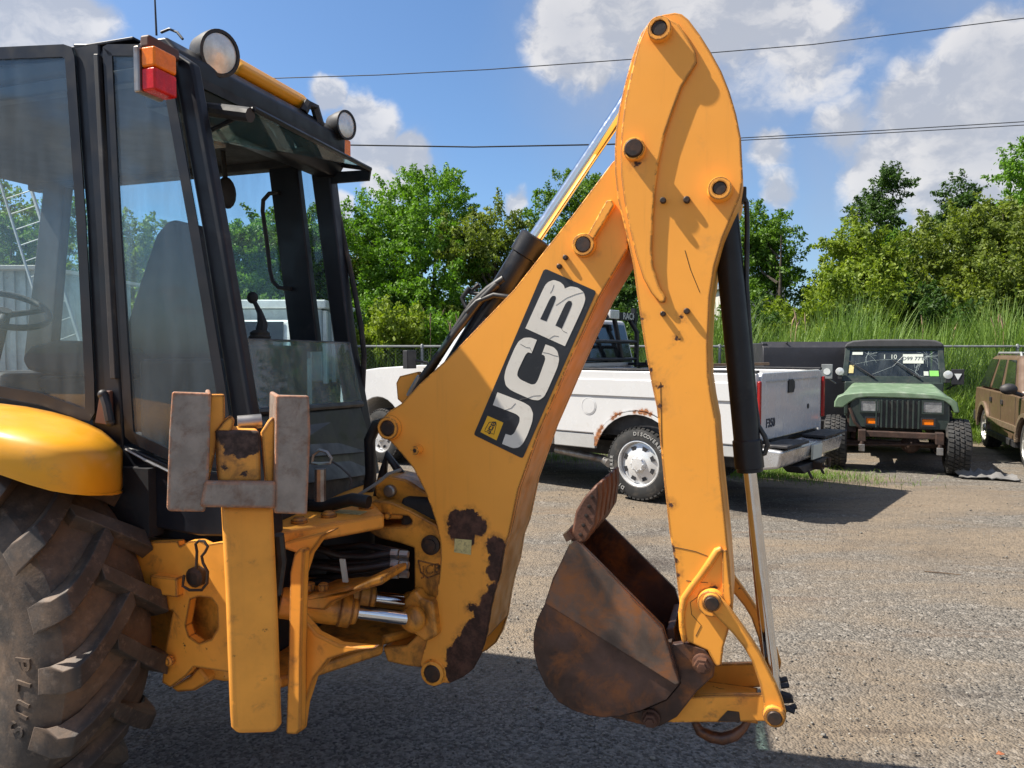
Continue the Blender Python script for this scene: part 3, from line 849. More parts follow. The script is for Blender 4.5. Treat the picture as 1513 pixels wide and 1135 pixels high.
# ---- rear wheel
wc = Vector((-.625, 0, .71))
wheel = MB().lathe([(.30, .05), (.30, .10), (.12, .12), (.10, .22), (.02, .22)], (wc.x, -.70, wc.z), (0, -1, 0), 28).build('rear_wheel', m_yel, bk, bevel=.01)
RO = .665
prof = [(.335, -.385), (.36, -.40), (.42, -.415), (.52, -.425), (.585, -.415), (.63, -.385), (.655, -.33), (.668, -.22), (.672, -.205), (.668, -.19), (.655, -.09), (.63, -.035), (.585, -.01), (.52, .0), (.42, -.01), (.36, -.025), (.335, -.04)]
yo = -.70
ty = MB().lathe(prof, (wc.x, yo, wc.z), (0, 1, 0), 96, close=True)
def tyre_pt(phi, y, r):
    return (wc.x + math.cos(phi) * r, yo + y, wc.z + math.sin(phi) * r)
NL = 19
for i in range(NL):
    for sd in (-1, 1):
        ph0 = 2 * math.pi * (i + (.5 if sd > 0 else 0)) / NL
        # sections from the sidewall over the shoulder to just past the centre: (distance across from the middle, base radius, top radius, angular lead, half width)
        secs = [(.222, .575, .600, -.035, .062), (.214, .615, .668, -.02, .060), (.185, .640, .708, .0, .056), (.135, .655, .716, .045, .052), (.07, .660, .718, .115, .050), (.0, .662, .718, .20, .050), (-.045, .662, .715, .255, .046)]
        bot = []; top = []
        for (a, rb_, rt, lead, hw_) in secs:
            y = -.2125 + sd * a
            ph = ph0 + lead
            bot.append((tyre_pt(ph - hw_ * 1.25, y, rb_), tyre_pt(ph + hw_ * 1.25, y, rb_)))
            top.append((tyre_pt(ph - hw_ * .92, y, rt), tyre_pt(ph + hw_ * .92, y, rt)))
        vs = []
        for b_, t_ in zip(bot, top): vs += [b_[0], b_[1], t_[1], t_[0]]
        fs = []
        for k in range(len(secs) - 1):
            o = 4 * k
            fs += [(o + 1, o + 2, o + 6, o + 5), (o + 2, o + 3, o + 7, o + 6), (o + 3, o, o + 4, o + 7), (o, o + 1, o + 5, o + 4)]
        fs += [(0, 3, 2, 1), (4 * len(secs) - 4, 4 * len(secs) - 3, 4 * len(secs) - 2, 4 * len(secs) - 1)]
        ty.add(vs, fs)
mt, t_, bs_ = mat_base('tractor_tyre')
tco = t_.new('ShaderNodeTexCoord').outputs['Object']
c0 = t_.mix(t_.ramp(t_.noise(tco, 7, 5, .65), .35, .7), (.042, .036, .033), (.085, .070, .060))
dq = t_.new('ShaderNodeVectorMath', operation='SUBTRACT'); t_.link(tco, dq.inputs[0]); dq.inputs[1].default_value = (wc.x, 0, wc.z)
dm = t_.new('ShaderNodeVectorMath', operation='MULTIPLY'); t_.link(dq.outputs[0], dm.inputs[0]); dm.inputs[1].default_value = (1, 0, 1)
rad = t_.vmath('LENGTH', dm.outputs[0], out=1)
mudn = t_.noise(tco, 5, 5, .7)
mud = t_.math('MULTIPLY', t_.ramp(rad, .704, .675), t_.ramp(mudn, .34, .66))
c0 = t_.mix(t_.math('MULTIPLY', mud, .85), c0, (.175, .115, .075))
c0 = t_.mix(t_.math('MULTIPLY', t_.ramp(t_.noise(tco, 26, 5, .7), .52, .72), .55), c0, (.21, .16, .125))
t_.link(c0, bs_.inputs['Base Color']); bs_.inputs['Roughness'].default_value = .62; bs_.inputs['Specular IOR Level'].default_value = .35
bp = t_.new('ShaderNodeBump'); bp.inputs['Strength'].default_value = .35; bp.inputs['Distance'].default_value = .004
t_.link(t_.noise(tco, 60, 5, .7), bp.inputs['Height']); t_.link(bp.outputs[0], bs_.inputs['Normal'])
tyre = ty.build('tyre', mt, wheel, smooth=30, bevel=.011)
# raised letters on the sidewall
tl = MB()
for k, ch in enumerate("PLUS"):
    phi = R(3) - k * R(8.5)
    er = Vector((math.cos(phi), 0, math.sin(phi))); et = Vector((math.sin(phi), 0, -math.cos(phi)))
    if ch != ' ': put_text(tl, ch, Vector((wc.x, yo - .425, wc.z)) + er * .50, et, er, .085, .007, .02)
tl.build('tyre_lettering', mt, wheel, smooth=None, kind='stuff')

# ---- rear mudguard (yellow) and its inner shield
GX = [180, 176, 166, 150, 130, 105, 75, 40, 0, -50, -110, -180, -260]
GT = [666, 660, 650, 637, 627, 617, 609, 602, 597, 593, 591, 592, 596]
GB = [728, 729, 731, 732, 731, 729, 724, 714, 700, 676, 648, 626, 615]
GV = [-.735, -.80, -.87, -.94, -1.0, -1.05, -1.09, -1.12, -1.14, -1.15, -1.15, -1.15, -1.15]
rows = []
for px_, t_y, b_y, v_ in zip(GX, GT, GB, GV):
    r = []
    sh = t_y + (b_y - t_y) * .50
    for k in range(7):
        t = k / 6
        v__ = -.70 + (v_ + .70) * math.sin(t * math.pi / 2)
        s_, z_ = B.on_v(px_, t_y + (sh - t_y) * (t ** 1.25), v__)
        r.append((s_, v__, z_))
    for t, dv in ((.35, -.010), (.7, -.008), (1.0, .0)):
        s_, z_ = B.on_v(px_, sh + (b_y - sh) * t, v_ + dv); r.append((s_, v_ + dv, z_))
    s_, z_ = B.on_v(px_, b_y, v_); r.append((s_, v_ + .006, z_ + .006))
    rows.append(r)
fen = MB(); nk = len(rows[0])
fen.add([p for r in rows for p in r], [(i * nk + j, i * nk + j + 1, (i + 1) * nk + j + 1, (i + 1) * nk + j) for i in range(len(rows) - 1) for j in range(nk - 1)])
fen_o = fen.build('mudguard', m_yelclean, bk, smooth=60)
sd_ = fen_o.modifiers.new('sheet', 'SOLIDIFY'); sd_.thickness = .006; sd_.offset = 0
MB().box(-2.0, .0, -.73, -.66, 1.05, 1.30).build('wheel_arch', m_plastic, bk)

# ---- cab shell
cab = MB()
cab.box(-2.05, .03, VN - .01, VF + .03, 2.74, 2.83)
cab.build('cab_roof', m_cabblack, bk, bevel=.03, seg=3)
MB().box(-1.95, -.06, VN - .015, VF + .02, 2.833, 2.845).build('roof_skin', m_cabblack, bk, bevel=.004)
# yellow raised cap and the black beam across the rear
MB().prism([(-.34, 2.866), (.02, 2.866), (.045, 2.90), (.0, 2.950), (-.22, 2.960), (-.34, 2.90)], B.on_u(352, 100, .02)[0], B.on_u(456, 155, .02)[0]).build('roof_cap', m_yelclean, bk, bevel=.02, seg=3)
MB().prism([(-.05, 2.60), (.045, 2.60), (.085, 2.66), (.09, 2.80), (.05, 2.845), (-.05, 2.845)], VN + .02, VF).build('rear_beam', m_dark, bk, bevel=.012)
# near side posts
MB().prism(P([(112, 66), (151, 66), (166, 330), (184, 600), (186, 668), (141, 640), (133, 330)], VN), VN - .015, VN + .05).build('centre_post', m_cabblack, bk, bevel=.008)
MB().prism(P([(139, 80), (146, 80), (172, 560), (164, 560)], VN - .03), VN - .035, VN - .015).build('post_rib', m_plastic, bk, bevel=.004)
MB().prism(P([(250, 70), (284, 92), (330, 345), (372, 600), (402, 735), (356, 725), (340, 600), (300, 345)], VN), VN - .005, VN + .045).build('rear_post', m_cabblack, bk, bevel=.012)
MB().prism(P([(462, 225), (490, 225), (524, 505), (558, 700), (530, 700), (500, 505)], VF), VF - .05, VF + .03).build('rear_post', m_cabblack, bk, bevel=.012)
sc_ = [B.p3(a, b, VF + .02) for a, b in [(490, 262), (505, 340), (522, 420), (533, 480), (538, 525), (536, 570), (534, 610)]]
MB().tube(sc_, .014, 8).build('door_seal', m_rubber, bk)
MB().prism(P([(403, 240), (446, 245), (478, 520), (438, 520)], VF), VF - .05, VF).build('far_door_post', m_cabblack, bk, bevel=.01)
MB().prism(P([(300, 215), (322, 220), (334, 330), (350, 520), (326, 520), (314, 330)], VF), VF - .05, VF).build('far_door_post', m_cabblack, bk, bevel=.01)
MB().box(-2.0, -.02, VF - .06, VF + .02, 2.665, 2.745).build('far_roof_rail', m_interior, bk, bevel=.01)
MB().box(-2.0, -.0, VN - .005, VN + .05, 2.69, 2.745).build('near_roof_rail', m_cabblack, bk, bevel=.01)
MB().box(-2.0, .10, VN + .03, VF - .03, 2.70, 2.736).build('headliner', m_interior, bk)
# front posts and front end of the cab
MB().hexa([(-2.0, VN, 1.2), (-1.9, VN, 1.2), (-1.9, VN + .07, 1.2), (-2.0, VN + .07, 1.2), (-1.72, VN, 2.75), (-1.62, VN, 2.75), (-1.62, VN + .07, 2.75), (-1.72, VN + .07, 2.75)]).build('front_post', m_cabblack, bk, bevel=.01)
fq = [B.on_v(78, 305, VF), B.on_v(60, 505, VF)]
MB().prism(P([(80, 250), (112, 250), (100, 380), (88, 530), (48, 530), (66, 380)], VF), VF - .06, VF).build('front_post', m_interior, bk, bevel=.01)

def pane(name, pts, v, border, bmat=m_plastic, gmat=m_glass, th=.006, parent=bk):
    poly_ = P(pts, v)
    c = Vector((sum(p[0] for p in poly_) / len(poly_), sum(p[1] for p in poly_) / len(poly_)))
    n = len(poly_); inner = []
    area = sum(poly_[i][0] * poly_[(i + 1) % n][1] - poly_[(i + 1) % n][0] * poly_[i][1] for i in range(n))
    sg = 1 if area > 0 else -1
    for i in range(n):
        a, b, d = Vector(poly_[i - 1]), Vector(poly_[i]), Vector(poly_[(i + 1) % n])
        n1 = (b - a).normalized(); n2 = (d - b).normalized()
        n1 = Vector((-n1.y, n1.x)) * sg; n2 = Vector((-n2.y, n2.x)) * sg
        h = (n1 + n2); h = h / max(.35, (1 + n1.dot(n2)))
        inner.append(tuple(b + h * border))
    g_ = MB().prism(poly_, v, v + th).build(name, gmat, parent, smooth=None)
    MB().ring(poly_, inner, v - .004, v - .0005).build('glass_border', m_cabblack, g_, smooth=None)
    return g_
pane('door_window', [(-420, 80), (-60, 73), (95, 66), (107, 70), (111, 84), (128, 330), (140, 560), (141, 610), (134, 622), (120, 620), (60, 598), (0, 587), (-60, 583), (-420, 583)], VN - .022, .045)
pane('quarter_window', [(153, 70), (160, 66), (236, 66), (248, 80), (296, 345), (336, 585), (345, 660), (337, 694), (250, 680), (196, 655), (186, 645), (183, 600), (166, 330)], VN - .022, .040)
MB().box(-1.95, .03, VF - .012, VF - .006, 1.30, 2.68).build('far_side_window', m_glass, bk, smooth=None)
# lower door line and outer shell below the glass
MB().prism(P([(184, 655), (250, 684), (338, 698), (352, 722), (402, 735), (405, 792), (300, 792), (210, 775), (186, 735)], VN), VN - .015, VN + .06).build('cab_side_panel', m_cabblack, bk, bevel=.012)
MB().tube([B.p3(186, 664, VN - .02), B.p3(215, 680, VN - .02), B.p3(250, 697, VN - .02)], .006, 6).build('panel_trim', m_steel, bk)
MB().prism(P([(-420, 585), (-60, 585), (0, 589), (60, 600), (120, 622), (150, 645), (186, 668), (190, 760), (-420, 760)], VN), VN + .01, VN + .05).build('door_sill', m_cabblack, bk)
# door latch with rust-brown plate
MB().prism(P([(158, 577), (172, 577), (174, 628), (150, 624)], VN), VN - .03, VN - .015).build('latch_plate', m_brown, bk, bevel=.003)
lt = MB().tube([B.p3(153, 585, VN - .045), B.p3(158, 600, VN - .05), B.p3(162, 622, VN - .05)], .016, 8)
lt.ball(B.p3(152, 583, VN - .045), .018).ball(B.p3(163, 624, VN - .045), .016)
lt.build('door_latch', m_plastic, bk)

# ---- rear window: lower glass, cross rail, dark lower panel
qa = [B.p3(328, 500, -.575), B.p3(516, 507, VF - .05), B.p3(534, 597, VF - .05), B.p3(350, 611, -.575)]
nrm = (qa[1] - qa[0]).cross(qa[3] - qa[0]).normalized()
if nrm.x < 0: nrm = -nrm
lg = MB().slab(qa, nrm * .006).build('lower_rear_window', glass_mat('rear_glass', (.74, .90, .92), .17, dust_sheen_col=(.42, .44, .46)), bk, smooth=None)  # dust film thickened to paint the milky reflection
ed = MB().tube([qa[0], qa[1]], .006, 6); ed.build('glass_edge', m_plastic, lg)
MB().tube([qa[3], qa[2]], .016, 8).build('window_rail', m_dark, bk)
qb = [qa[3] - nrm * .03, qa[2] - nrm * .03, B.p3(556, 700, VF - .05), B.p3(398, 722, -.575)]
MB().slab(qb, nrm * .02).build('rear_panel', m_dark, bk)
q2 = [qa[3] + Vector((0, .10, -.03)), qa[2] + Vector((0, -.10, -.02)), B.p3(540, 668, VF - .12), B.p3(400, 680, -.50)]
MB().slab(q2, nrm * .012).build('lower_rear_glass', m_dark, bk)
MB().hexa([B.p3(388, 715, -.60), B.p3(556, 690, VF), B.p3(556, 690, VF) + Vector((-.5, 0, 0)), B.p3(388, 715, -.60) + Vector((-.5, 0, 0)),
           B.p3(388, 715, -.60) + Vector((.02, 0, -.16)), B.p3(556, 690, VF) + Vector((.02, 0, -.16)), B.p3(556, 690, VF) + Vector((-.5, 0, -.16)), B.p3(388, 715, -.60) + Vector((-.5, 0, -.16))]).build('cab_base', m_plastic, bk, bevel=.03, seg=3)
# ---- upper rear window swung out as a visor
va, vb = B.p3(375, 161, -.56), B.p3(547, 250, VF - .02)
zz = (va.z + vb.z) / 2
ha, hb = B.p3(292, 203, -.56), B.p3(480, 241, VF - .02)
vz = Vector((0, 0, .006))
vis = MB().slab([ha, va, vb, hb], vz).build('raised_rear_window', m_visor, bk, smooth=None)
MB().tube([va, vb], .011, 8).tube([hb, vb], .012, 6).tube([ha, va], .008, 6).build('window_edge', m_dark, vis)
dpp = MB().slab([vb + Vector((-.22, -.02, -.003)), vb + Vector((0, 0, -.003)), vb + Vector((-.01, 0, -.055)), vb + Vector((-.22, -.02, -.06))], (0, .014, 0)); dpp.build('window_handle', m_dark, vis)
gs0 = B.p3(291, 160, -.57); gs1 = B.p3(370, 170, -.57)
MB().tube([gs0, mid(gs0, gs1, .0) and gs0.lerp(gs1, .15), gs0.lerp(gs1, .16), gs1], [.020, .020, .026, .026], 10).build('gas_strut', m_plastic, bk)

# ---- lamps at the rear of the roof
LV = -.85
c_l = B.on_v(228, 80, LV)
tl0 = B.on_v(203, 75, LV)[0]; tl1 = c_l[0]
vr = B.on_u(262, 110, tl1)[0]
zt_, zm_, zb_ = B.on_v(228, 66, LV)[1], B.on_v(228, 97, LV)[1], B.on_v(228, 132, LV)[1]
lamp = MB().box(tl0 - .012, tl0 + .012, LV - .008, vr, zb_ - .004, zt_ + .004).build('tail_light', m_steel, bk, bevel=.006)
MB().box(tl0 + .012, tl1, LV, vr, zm_ + .001, zt_).build('orange_lens', m_orange_lens, lamp, bevel=.008)
MB().box(tl0 + .012, tl1, LV, vr, zb_, zm_ - .001).build('red_lens', m_red_lens, lamp, bevel=.008)
br = MB().box(tl0 - .012, tl0 + .03, LV + .02, vr + .06, zt_ + .006, zt_ + .05); br.build('lamp_bracket', m_brown, bk, bevel=.01)
fl = B.on_v(492, 222, VF + .10); fl2 = B.on_v(516, 222, VF + .10)
lamp2 = MB().box(fl[0] - .10, fl[0] - .07, VF - .02, VF + .12, fl[1] - .07, fl[1] + .05).build('tail_light', m_steel, bk, bevel=.006)
MB().box(fl[0] - .07, fl2[0], VF - .0, VF + .12, fl[1] - .05, fl[1] + .045).build('orange_lens', m_orange_lens, lamp2, bevel=.008)
def worklight(px, py, uu, rpx, d_yaw, tilt):
    v_, z_ = B.on_u(px, py, uu)
    c = Vector((uu, v_, z_))
    w = B.o + B.u * uu + B.v * v_
    r = rpx * (w.y) / FPX
    ax = Vector((math.cos(R(d_yaw)), math.sin(R(d_yaw)), math.sin(R(tilt)))).normalized()
    o = MB().lathe([(r * .45, -r * 1.55), (r * .80, -r * 1.25), (r * 1.0, -r * .5), (r * 1.08, .0), (r * 1.08, r * .10), (r * .93, r * .12), (r * .91, r * .02)], c, ax, 32)
    o = o.build('work_light', m_plastic, bk, smooth=40)
    MB().lathe([(r * .90, r * .0), (r * .90, r * .04), (r * .6, r * .10), (r * .2, r * .13), (.001, r * .135)], c, ax, 32).build('lens', m_clear_lens, o, smooth=60)
    p0 = c - ax * r * .9
    MB().tube([p0 + Vector((0, 0, -r * .3)), p0 + Vector((-.08, 0, -r * .5)), Vector((.0, v_, 2.80))], .017, 8).build('lamp_arm', m_plastic, o)
    return o
worklight(324, 79, .10, 30, -16, -12)
worklight(511, 185, .12, 19.5, -10, -4)
ck = B.on_u(468, 165, .07)
MB().tube([(.05, ck[0] - .08, 2.84), (.06, ck[0] - .06, ck[1] + .02), (.06, ck[0], ck[1] + .02), (.07, ck[0] + .03, ck[1] - .06)], .022, 6).build('lamp_bracket', m_plastic, bk)
an = B.p3(231, 44, -.62)
MB().tube([an + Vector((0, 0, -.02)), an + Vector((-.004, 0, .12)), an + Vector((-.012, 0, .25))], [.004, .003, .002], 6).build('antenna', m_wire, bk)
MB().tube([B.p3(238, 48, -.6), B.p3(250, 43, -.6), B.p3(262, 48, -.6), B.p3(270, 58, -.6)], .005, 6).build('lamp_cable', m_wire, bk)

# ---- inside the cab
MB().box(-1.9, .28, VN + .06, VF - .06, 1.02, 1.10).build('cab_floor', m_interior, bk)
MB().prism(P([(196, 640), (184, 480), (204, 415), (228, 345), (246, 324), (262, 324), (274, 380), (284, 480), (290, 640)], -.25), -.25, .02).build('seat_back', m_seat, bk, bevel=.05, seg=4, smooth=60)
MB().prism(P([(36, 548), (28, 528), (42, 511), (75, 503), (140, 505), (200, 515), (230, 545), (220, 562), (60, 553)], -.28), -.28, .22).build('seat_cushion', m_seat, bk, bevel=.05, seg=4, smooth=60)
MB().prism(P([(55, 556), (200, 562), (200, 640), (64, 630), (70, 585), (50, 570)], -.22), -.22, .18).build('seat_base', m_interior, bk, bevel=.02)
sw = B.p3(8, 458, -.10)
wa = Vector((.45, -.15, .85)).normalized()
ring_ = MB(); a_ = wa.cross(Vector((0, 1, 0))).normalized(); b_ = wa.cross(a_)
pts_ = [sw + (a_ * math.cos(t * math.pi / 16) + b_ * math.sin(t * math.pi / 16)) * .19 for t in range(33)]
ring_.tube(pts_, .016, 8, caps=False)
for k in (0.3, 2.4, 4.5): ring_.tube([sw - wa * .03, sw + (a_ * math.cos(k) + b_ * math.sin(k)) * .19], [.02, .012], 6)
stw = ring_.build('steering_wheel', m_plastic, bk, smooth=60)
MB().tube([sw, sw - wa * .45 + Vector((-.1, 0, -.1))], [.03, .05], 8).build('steering_column', m_interior, stw)
MB().box(-1.75, -1.15, -.35, .25, 1.08, 1.62).build('dashboard', m_interior, bk, bevel=.04)
js = [B.p3(384, 498, .12), B.p3(388, 478, .12), B.p3(384, 462, .12), B.p3(376, 446, .12)]
jt = MB().tube(js, [.028, .024, .014, .010], 8); jt.ball(B.p3(373, 440, .12), .026, sq=(1, 1, 1.1))
jt.build('control_lever', m_interior, bk)
jb = js[0]
MB().lathe([(.062, -.03), (.058, .0), (.046, .008), (.052, .02), (.044, .03), (.046, .04), (.030, .052)], jb + Vector((0, 0, -.02)), (0, 0, 1), 16).build('lever_boot', m_rubber, bk)
MB().box(jb.x - .12, jb.x + .08, -.05, .40, 1.1, jb.z - .04).build('control_console', m_interior, bk, bevel=.02)
MB().box(jb.x - .16, jb.x + .08, -.45, -.10, 1.1, jb.z - .10).build('control_console', m_interior, bk, bevel=.02)
hr = [B.p3(a, b, VF - .06) for a, b in [(412, 285), (398, 286), (389, 296), (388, 312), (394, 355), (399, 400), (403, 416), (412, 425), (430, 427)]]
MB().tube(hr, .011, 8).build('grab_rail', m_plastic, bk)
mr = B.p3(335, 285, .20)
MB().ball(mr, .06, 12, (.5, 1, 1.3)).tube([mr, mr + Vector((-.03, 0, .3))], .012, 6).build('cab_mirror', m_interior, bk)
wl = B.p3(310, 193, -.1)
MB().box(wl.x - .03, wl.x + .05, wl.y - .04, wl.y + .04, 2.63, 2.645).build('cab_lamp', m_clear_lens, bk)

# ---- stabiliser with its flipped-up pad
N_ = B.yaw + R(41)                         # the leg is turned towards the rear
lp = B.p3(372, 900, -.92)
class LegFrame: pass
Lo = B.o + B.u * lp.x + B.v * lp.y
LF = Frame(Lo.x, Lo.y, math.degrees(N_) + 0)
st = bpy.data.objects.new('stabiliser', bpy.data.meshes.new('stabiliser'))
def leg(mb):
    # convert from the leg's own frame to the machine's
    for i, p in enumerate(mb.v):
        w = LF.o + LF.u * p[0] + LF.v * p[1]
        d = w - B.o
        mb.v[i] = (d.dot(B.u), d.dot(B.v), p[2])
    return mb
lq = LF.poly
stab = leg(MB().prism(lq([(328, 748), (404, 748), (411, 900), (417, 1072), (408, 1085), (350, 1087), (342, 1078), (336, 900)], -.10), -.10, .10)).build('stabiliser_leg', m_yelworn, bk, bevel=.018, seg=3)
pad = leg(MB().prism(lq([(254, 579), (312, 581), (309, 700), (303, 757), (249, 756), (246, 750), (250, 640)], -.20), -.20, -.17)
          .prism(lq([(304, 581), (312, 581), (309, 700), (303, 755), (296, 755)], -.20), -.17, .02)).build('stabiliser_pad', m_padrust, bk, bevel=.010, seg=3)
leg(MB().prism(lq([(408, 584), (457, 585), (459, 640), (454, 761), (405, 759), (406, 700)], -.20), -.20, -.165)
    .prism(lq([(408, 584), (416, 584), (412, 759), (405, 759)], -.20), -.165, .02)).build('pad_runner', m_padrust, pad, bevel=.008, seg=3)
leg(MB().prism(lq([(302, 711), (408, 712), (407, 752), (295, 750)], -.215), -.215, -.19)).build('pad_crossbar', m_padrust, pad, bevel=.008)
leg(MB().prism(lq([(310, 583), (332, 583), (333, 632), (322, 650), (308, 715), (300, 715)], -.15), -.15, -.12)).build('pad_web', m_yelworn, pad, bevel=.004)
kn_sp = []
for (a_, b_, r_) in ((322, 642, .02), (334, 645, .026), (348, 648, .03), (362, 648, .03), (376, 645, .026), (340, 660, .022), (356, 664, .026), (372, 660, .022), (330, 690, .008), (360, 700, .010)):
    q_ = lq([(a_, b_)], -.17)[0]; w_ = LF.o + LF.u * q_[0] + LF.v * -.17 - B.o; kn_sp.append(((w_.dot(B.u), w_.dot(B.v), q_[1]), r_))
m_worn2 = M('half_bare_yellow', tuple(c * .9 for c in YEL), .55, var=.1, dirt=(.055, .030, .022), dirt_amt=.45, dscale=14, edge=.9, edge_w=.012, chips=1.0, chip_col=(.034, .020, .016), bump=.3, spots=kn_sp)
leg(MB().prism(lq([(318, 636), (384, 637), (386, 714), (322, 714)], -.17), -.17, -.02)).build('pad_knuckle', m_worn2, pad, bevel=.012, seg=3)
leg(MB().prism(lq([(316, 640), (330, 622), (341, 614), (347, 620), (345, 632), (340, 640)], -.16), -.16, -.13).prism(lq([(386, 640), (397, 622), (404, 616), (407, 622), (407, 640), (405, 715), (392, 715)], -.16), -.16, -.13)).build('pad_lug', m_yelworn, pad, bevel=.006)
pp0 = lq([(388, 652)], -.14)[0]
leg(MB().lathe([(.032, 0), (.036, .01), (.036, .03), (.02, .035)], (pp0[0], -.12, pp0[1]), (1, 0, 0), 16)).build('pad_pin', m_yel, pad)
g0 = lq([(352, 627), (388, 624)], -.10)
leg(MB().tube([(g0[0][0], -.06, g0[0][1]), (g0[1][0], -.06, g0[1][1])], .022, 12)).build('leg_ram', m_steel, bk)
leg(MB().tube([(*lq([(412, 790)], -.02)[0][:1], -.02, lq([(412, 790)], -.02)[0][1]), (lq([(416, 830)], 0)[0][0], 0, lq([(416, 830)], 0)[0][1]), (lq([(410, 880)], 0)[0][0], 0.02, lq([(410, 880)], 0)[0][1])], .016, 8)).build('leg_hose', m_hose, bk)

# ---- rear frame behind the leg
fp = P([(205, 800), (268, 798), (272, 806), (285, 798), (300, 797), (312, 803), (330, 800), (345, 800), (345, 990), (292, 982), (280, 996), (258, 1012), (246, 1005), (250, 960), (262, 900), (205, 890)], -.70)
hole = P([(287, 883), (300, 879), (318, 881), (327, 893), (328, 925), (318, 942), (300, 948), (285, 938), (280, 922)], -.70)
k0 = min(range(len(fp)), key=lambda i: (Vector(fp[i]) - Vector(hole[0])).length)
if True:
    # outline bridged into the hole
    hr_ = hole[::-1]; j0 = min(range(len(hr_)), key=lambda i: (Vector(hr_[i]) - Vector(fp[k0])).length)
    hr_ = hr_[j0:] + hr_[:j0 + 1]
    a1 = sum(fp[i][0] * fp[(i + 1) % len(fp)][1] - fp[(i + 1) % len(fp)][0] * fp[i][1] for i in range(len(fp)))
    a2 = sum(hole[i][0] * hole[(i + 1) % len(hole)][1] - hole[(i + 1) % len(hole)][0] * hole[i][1] for i in range(len(hole)))
    if a1 * a2 < 0: hr_ = [hole[::-1][0]] and (hole[hole.index(hr_[0]):] + hole[:hole.index(hr_[0]) + 1])
    eps = Vector((.0008, .0008))
    full = fp[:k0 + 1] + hr_ + [tuple(Vector(fp[k0]) + eps)] + fp[k0 + 1:]
frm = MB().prism(full, -.72, -.685).build('rear_frame', m_yelworn, bk, smooth=None)
MB().box(-.25, .24, -.62, .62, .50, .98).build('frame_body', m_greasy, bk, bevel=.02)
hb_ = B.on_v(270, 860, -.70)
MB().box(hb_[0] - .10, hb_[0] + .02, -.75, -.70, hb_[1] - .04, hb_[1] + .03).build('frame_block', m_yelworn, frm, bevel=.006)
pc = B.p3(288, 853, -.74)
MB().lathe([(.036, 0), (.036, .035), (.024, .045), (.002, .046)], pc + Vector((0, .03, 0)), (0, -1, 0), 14).build('lock_pin', m_bolt, frm)
clip = [B.p3(a, b, -.775) for a, b in [(290, 842), (291, 815), (289, 804), (294, 799), (302, 800), (307, 808), (303, 816), (298, 822), (300, 832), (307, 845), (306, 862), (298, 872), (280, 872), (270, 866), (272, 850)]]
MB().tube(clip, .005, 6).build('spring_clip', m_bolt, frm)
MB().prism(P([(210, 773), (255, 772), (262, 780), (264, 800), (256, 800), (254, 786), (248, 780), (210, 780)], -.60), -.60, -.40).prism(P([(256, 782), (292, 774), (292, 800), (262, 800)], -.60), -.60, -.40).build('frame_step', m_yelworn, bk, bevel=.006)
MB().prism(P([(292, 985), (306, 1002), (306, 1010), (286, 1022), (262, 1024), (250, 1016), (280, 1000)], -.66), -.66, -.50).build('frame_foot', m_yelworn, bk, bevel=.012)
bo = B.p3(252, 975, -.73); MB().lathe([(.02, 0), (.02, .012), (.012, .02)], bo, (0, -1, 0), 10).build('frame_bolt', m_yelworn, frm)
MB().box(*sorted((B.on_v(331, 0, -.73)[0], B.on_v(336, 0, -.73)[0] + .03)), -.724, -.7215, B.on_v(330, 930, -.72)[1], B.on_v(330, 890, -.72)[1]).build('warning_sticker', m_lab, frm, smooth=None)

# arch side: upright with the curved flange, then the two tongues that carry the swing casting
VA = -.60
MB().prism(P([(424, 1084), (428, 960), (430, 845), (436, 818), (444, 810), (452, 812), (450, 850), (447, 960), (446, 1078), (440, 1084)], VA - .05), VA - .06, VA - .02).build('frame_flange', m_yelworn, bk, bevel=.008)
MB().prism(P([(440, 1080), (440, 815), (420, 808), (420, 800), (470, 788), (500, 780), (480, 793), (462, 818), (452, 850), (448, 880), (449, 905), (458, 918), (472, 934), (505, 950), (560, 955), (520, 962), (490, 972), (468, 1000), (455, 1040), (450, 1078)], VA), VA - .02, VA + .02).build('frame_arch', m_yelworn, bk, bevel=.008)
# upper tongue (plan shape, tapering to the hinge)
def plan(pts, z0, z1, name, mat, **kw):
    return MB().prism(pts, z0, z1, axis='z').build(name, mat, bk, **kw)
hs, hz = B.on_v(575, 755, -.05)
hs = B.on_v(590, 765, -.02)[0]
ut_z = B.on_v(480, 790, -.45)[1]
plan([(.30, -.66), (.46, -.66), (.58, -.48), (.70, -.27), (hs - .05, -.13), (hs + .05, -.11), (hs + .08, 0), (hs + .05, .11), (hs - .05, .13), (.66, .27), (.55, .50), (.45, .66), (.30, .66)], ut_z - .01, ut_z + .05, 'upper_tongue', m_yelworn, bevel=.012, seg=3)
plan([(.30, -.60), (.45, -.60), (.55, -.42), (.66, -.22), (hs - .02, -.13), (hs + .08, 0), (hs - .02, .13), (.66, .25), (.45, .60), (.30, .60)], .50, .545, 'lower_tongue', m_greasy, bevel=.012)
for (sx, sy) in ((.47, -.50), (.52, -.38), (.58, -.20), (.66, -.02)):
    MB().lathe([(.030, 0), (.030, .012), (.018, .022), (.002, .023)], (sx, sy, ut_z + .05), (0, 0, 1), 12).build('tongue_bolt', m_greasy, bk)
lab = MB().box(.50, .62, -.32, -.26, ut_z + .051, ut_z + .053); lab.build('warning_sticker', m_lab, bk, smooth=None)
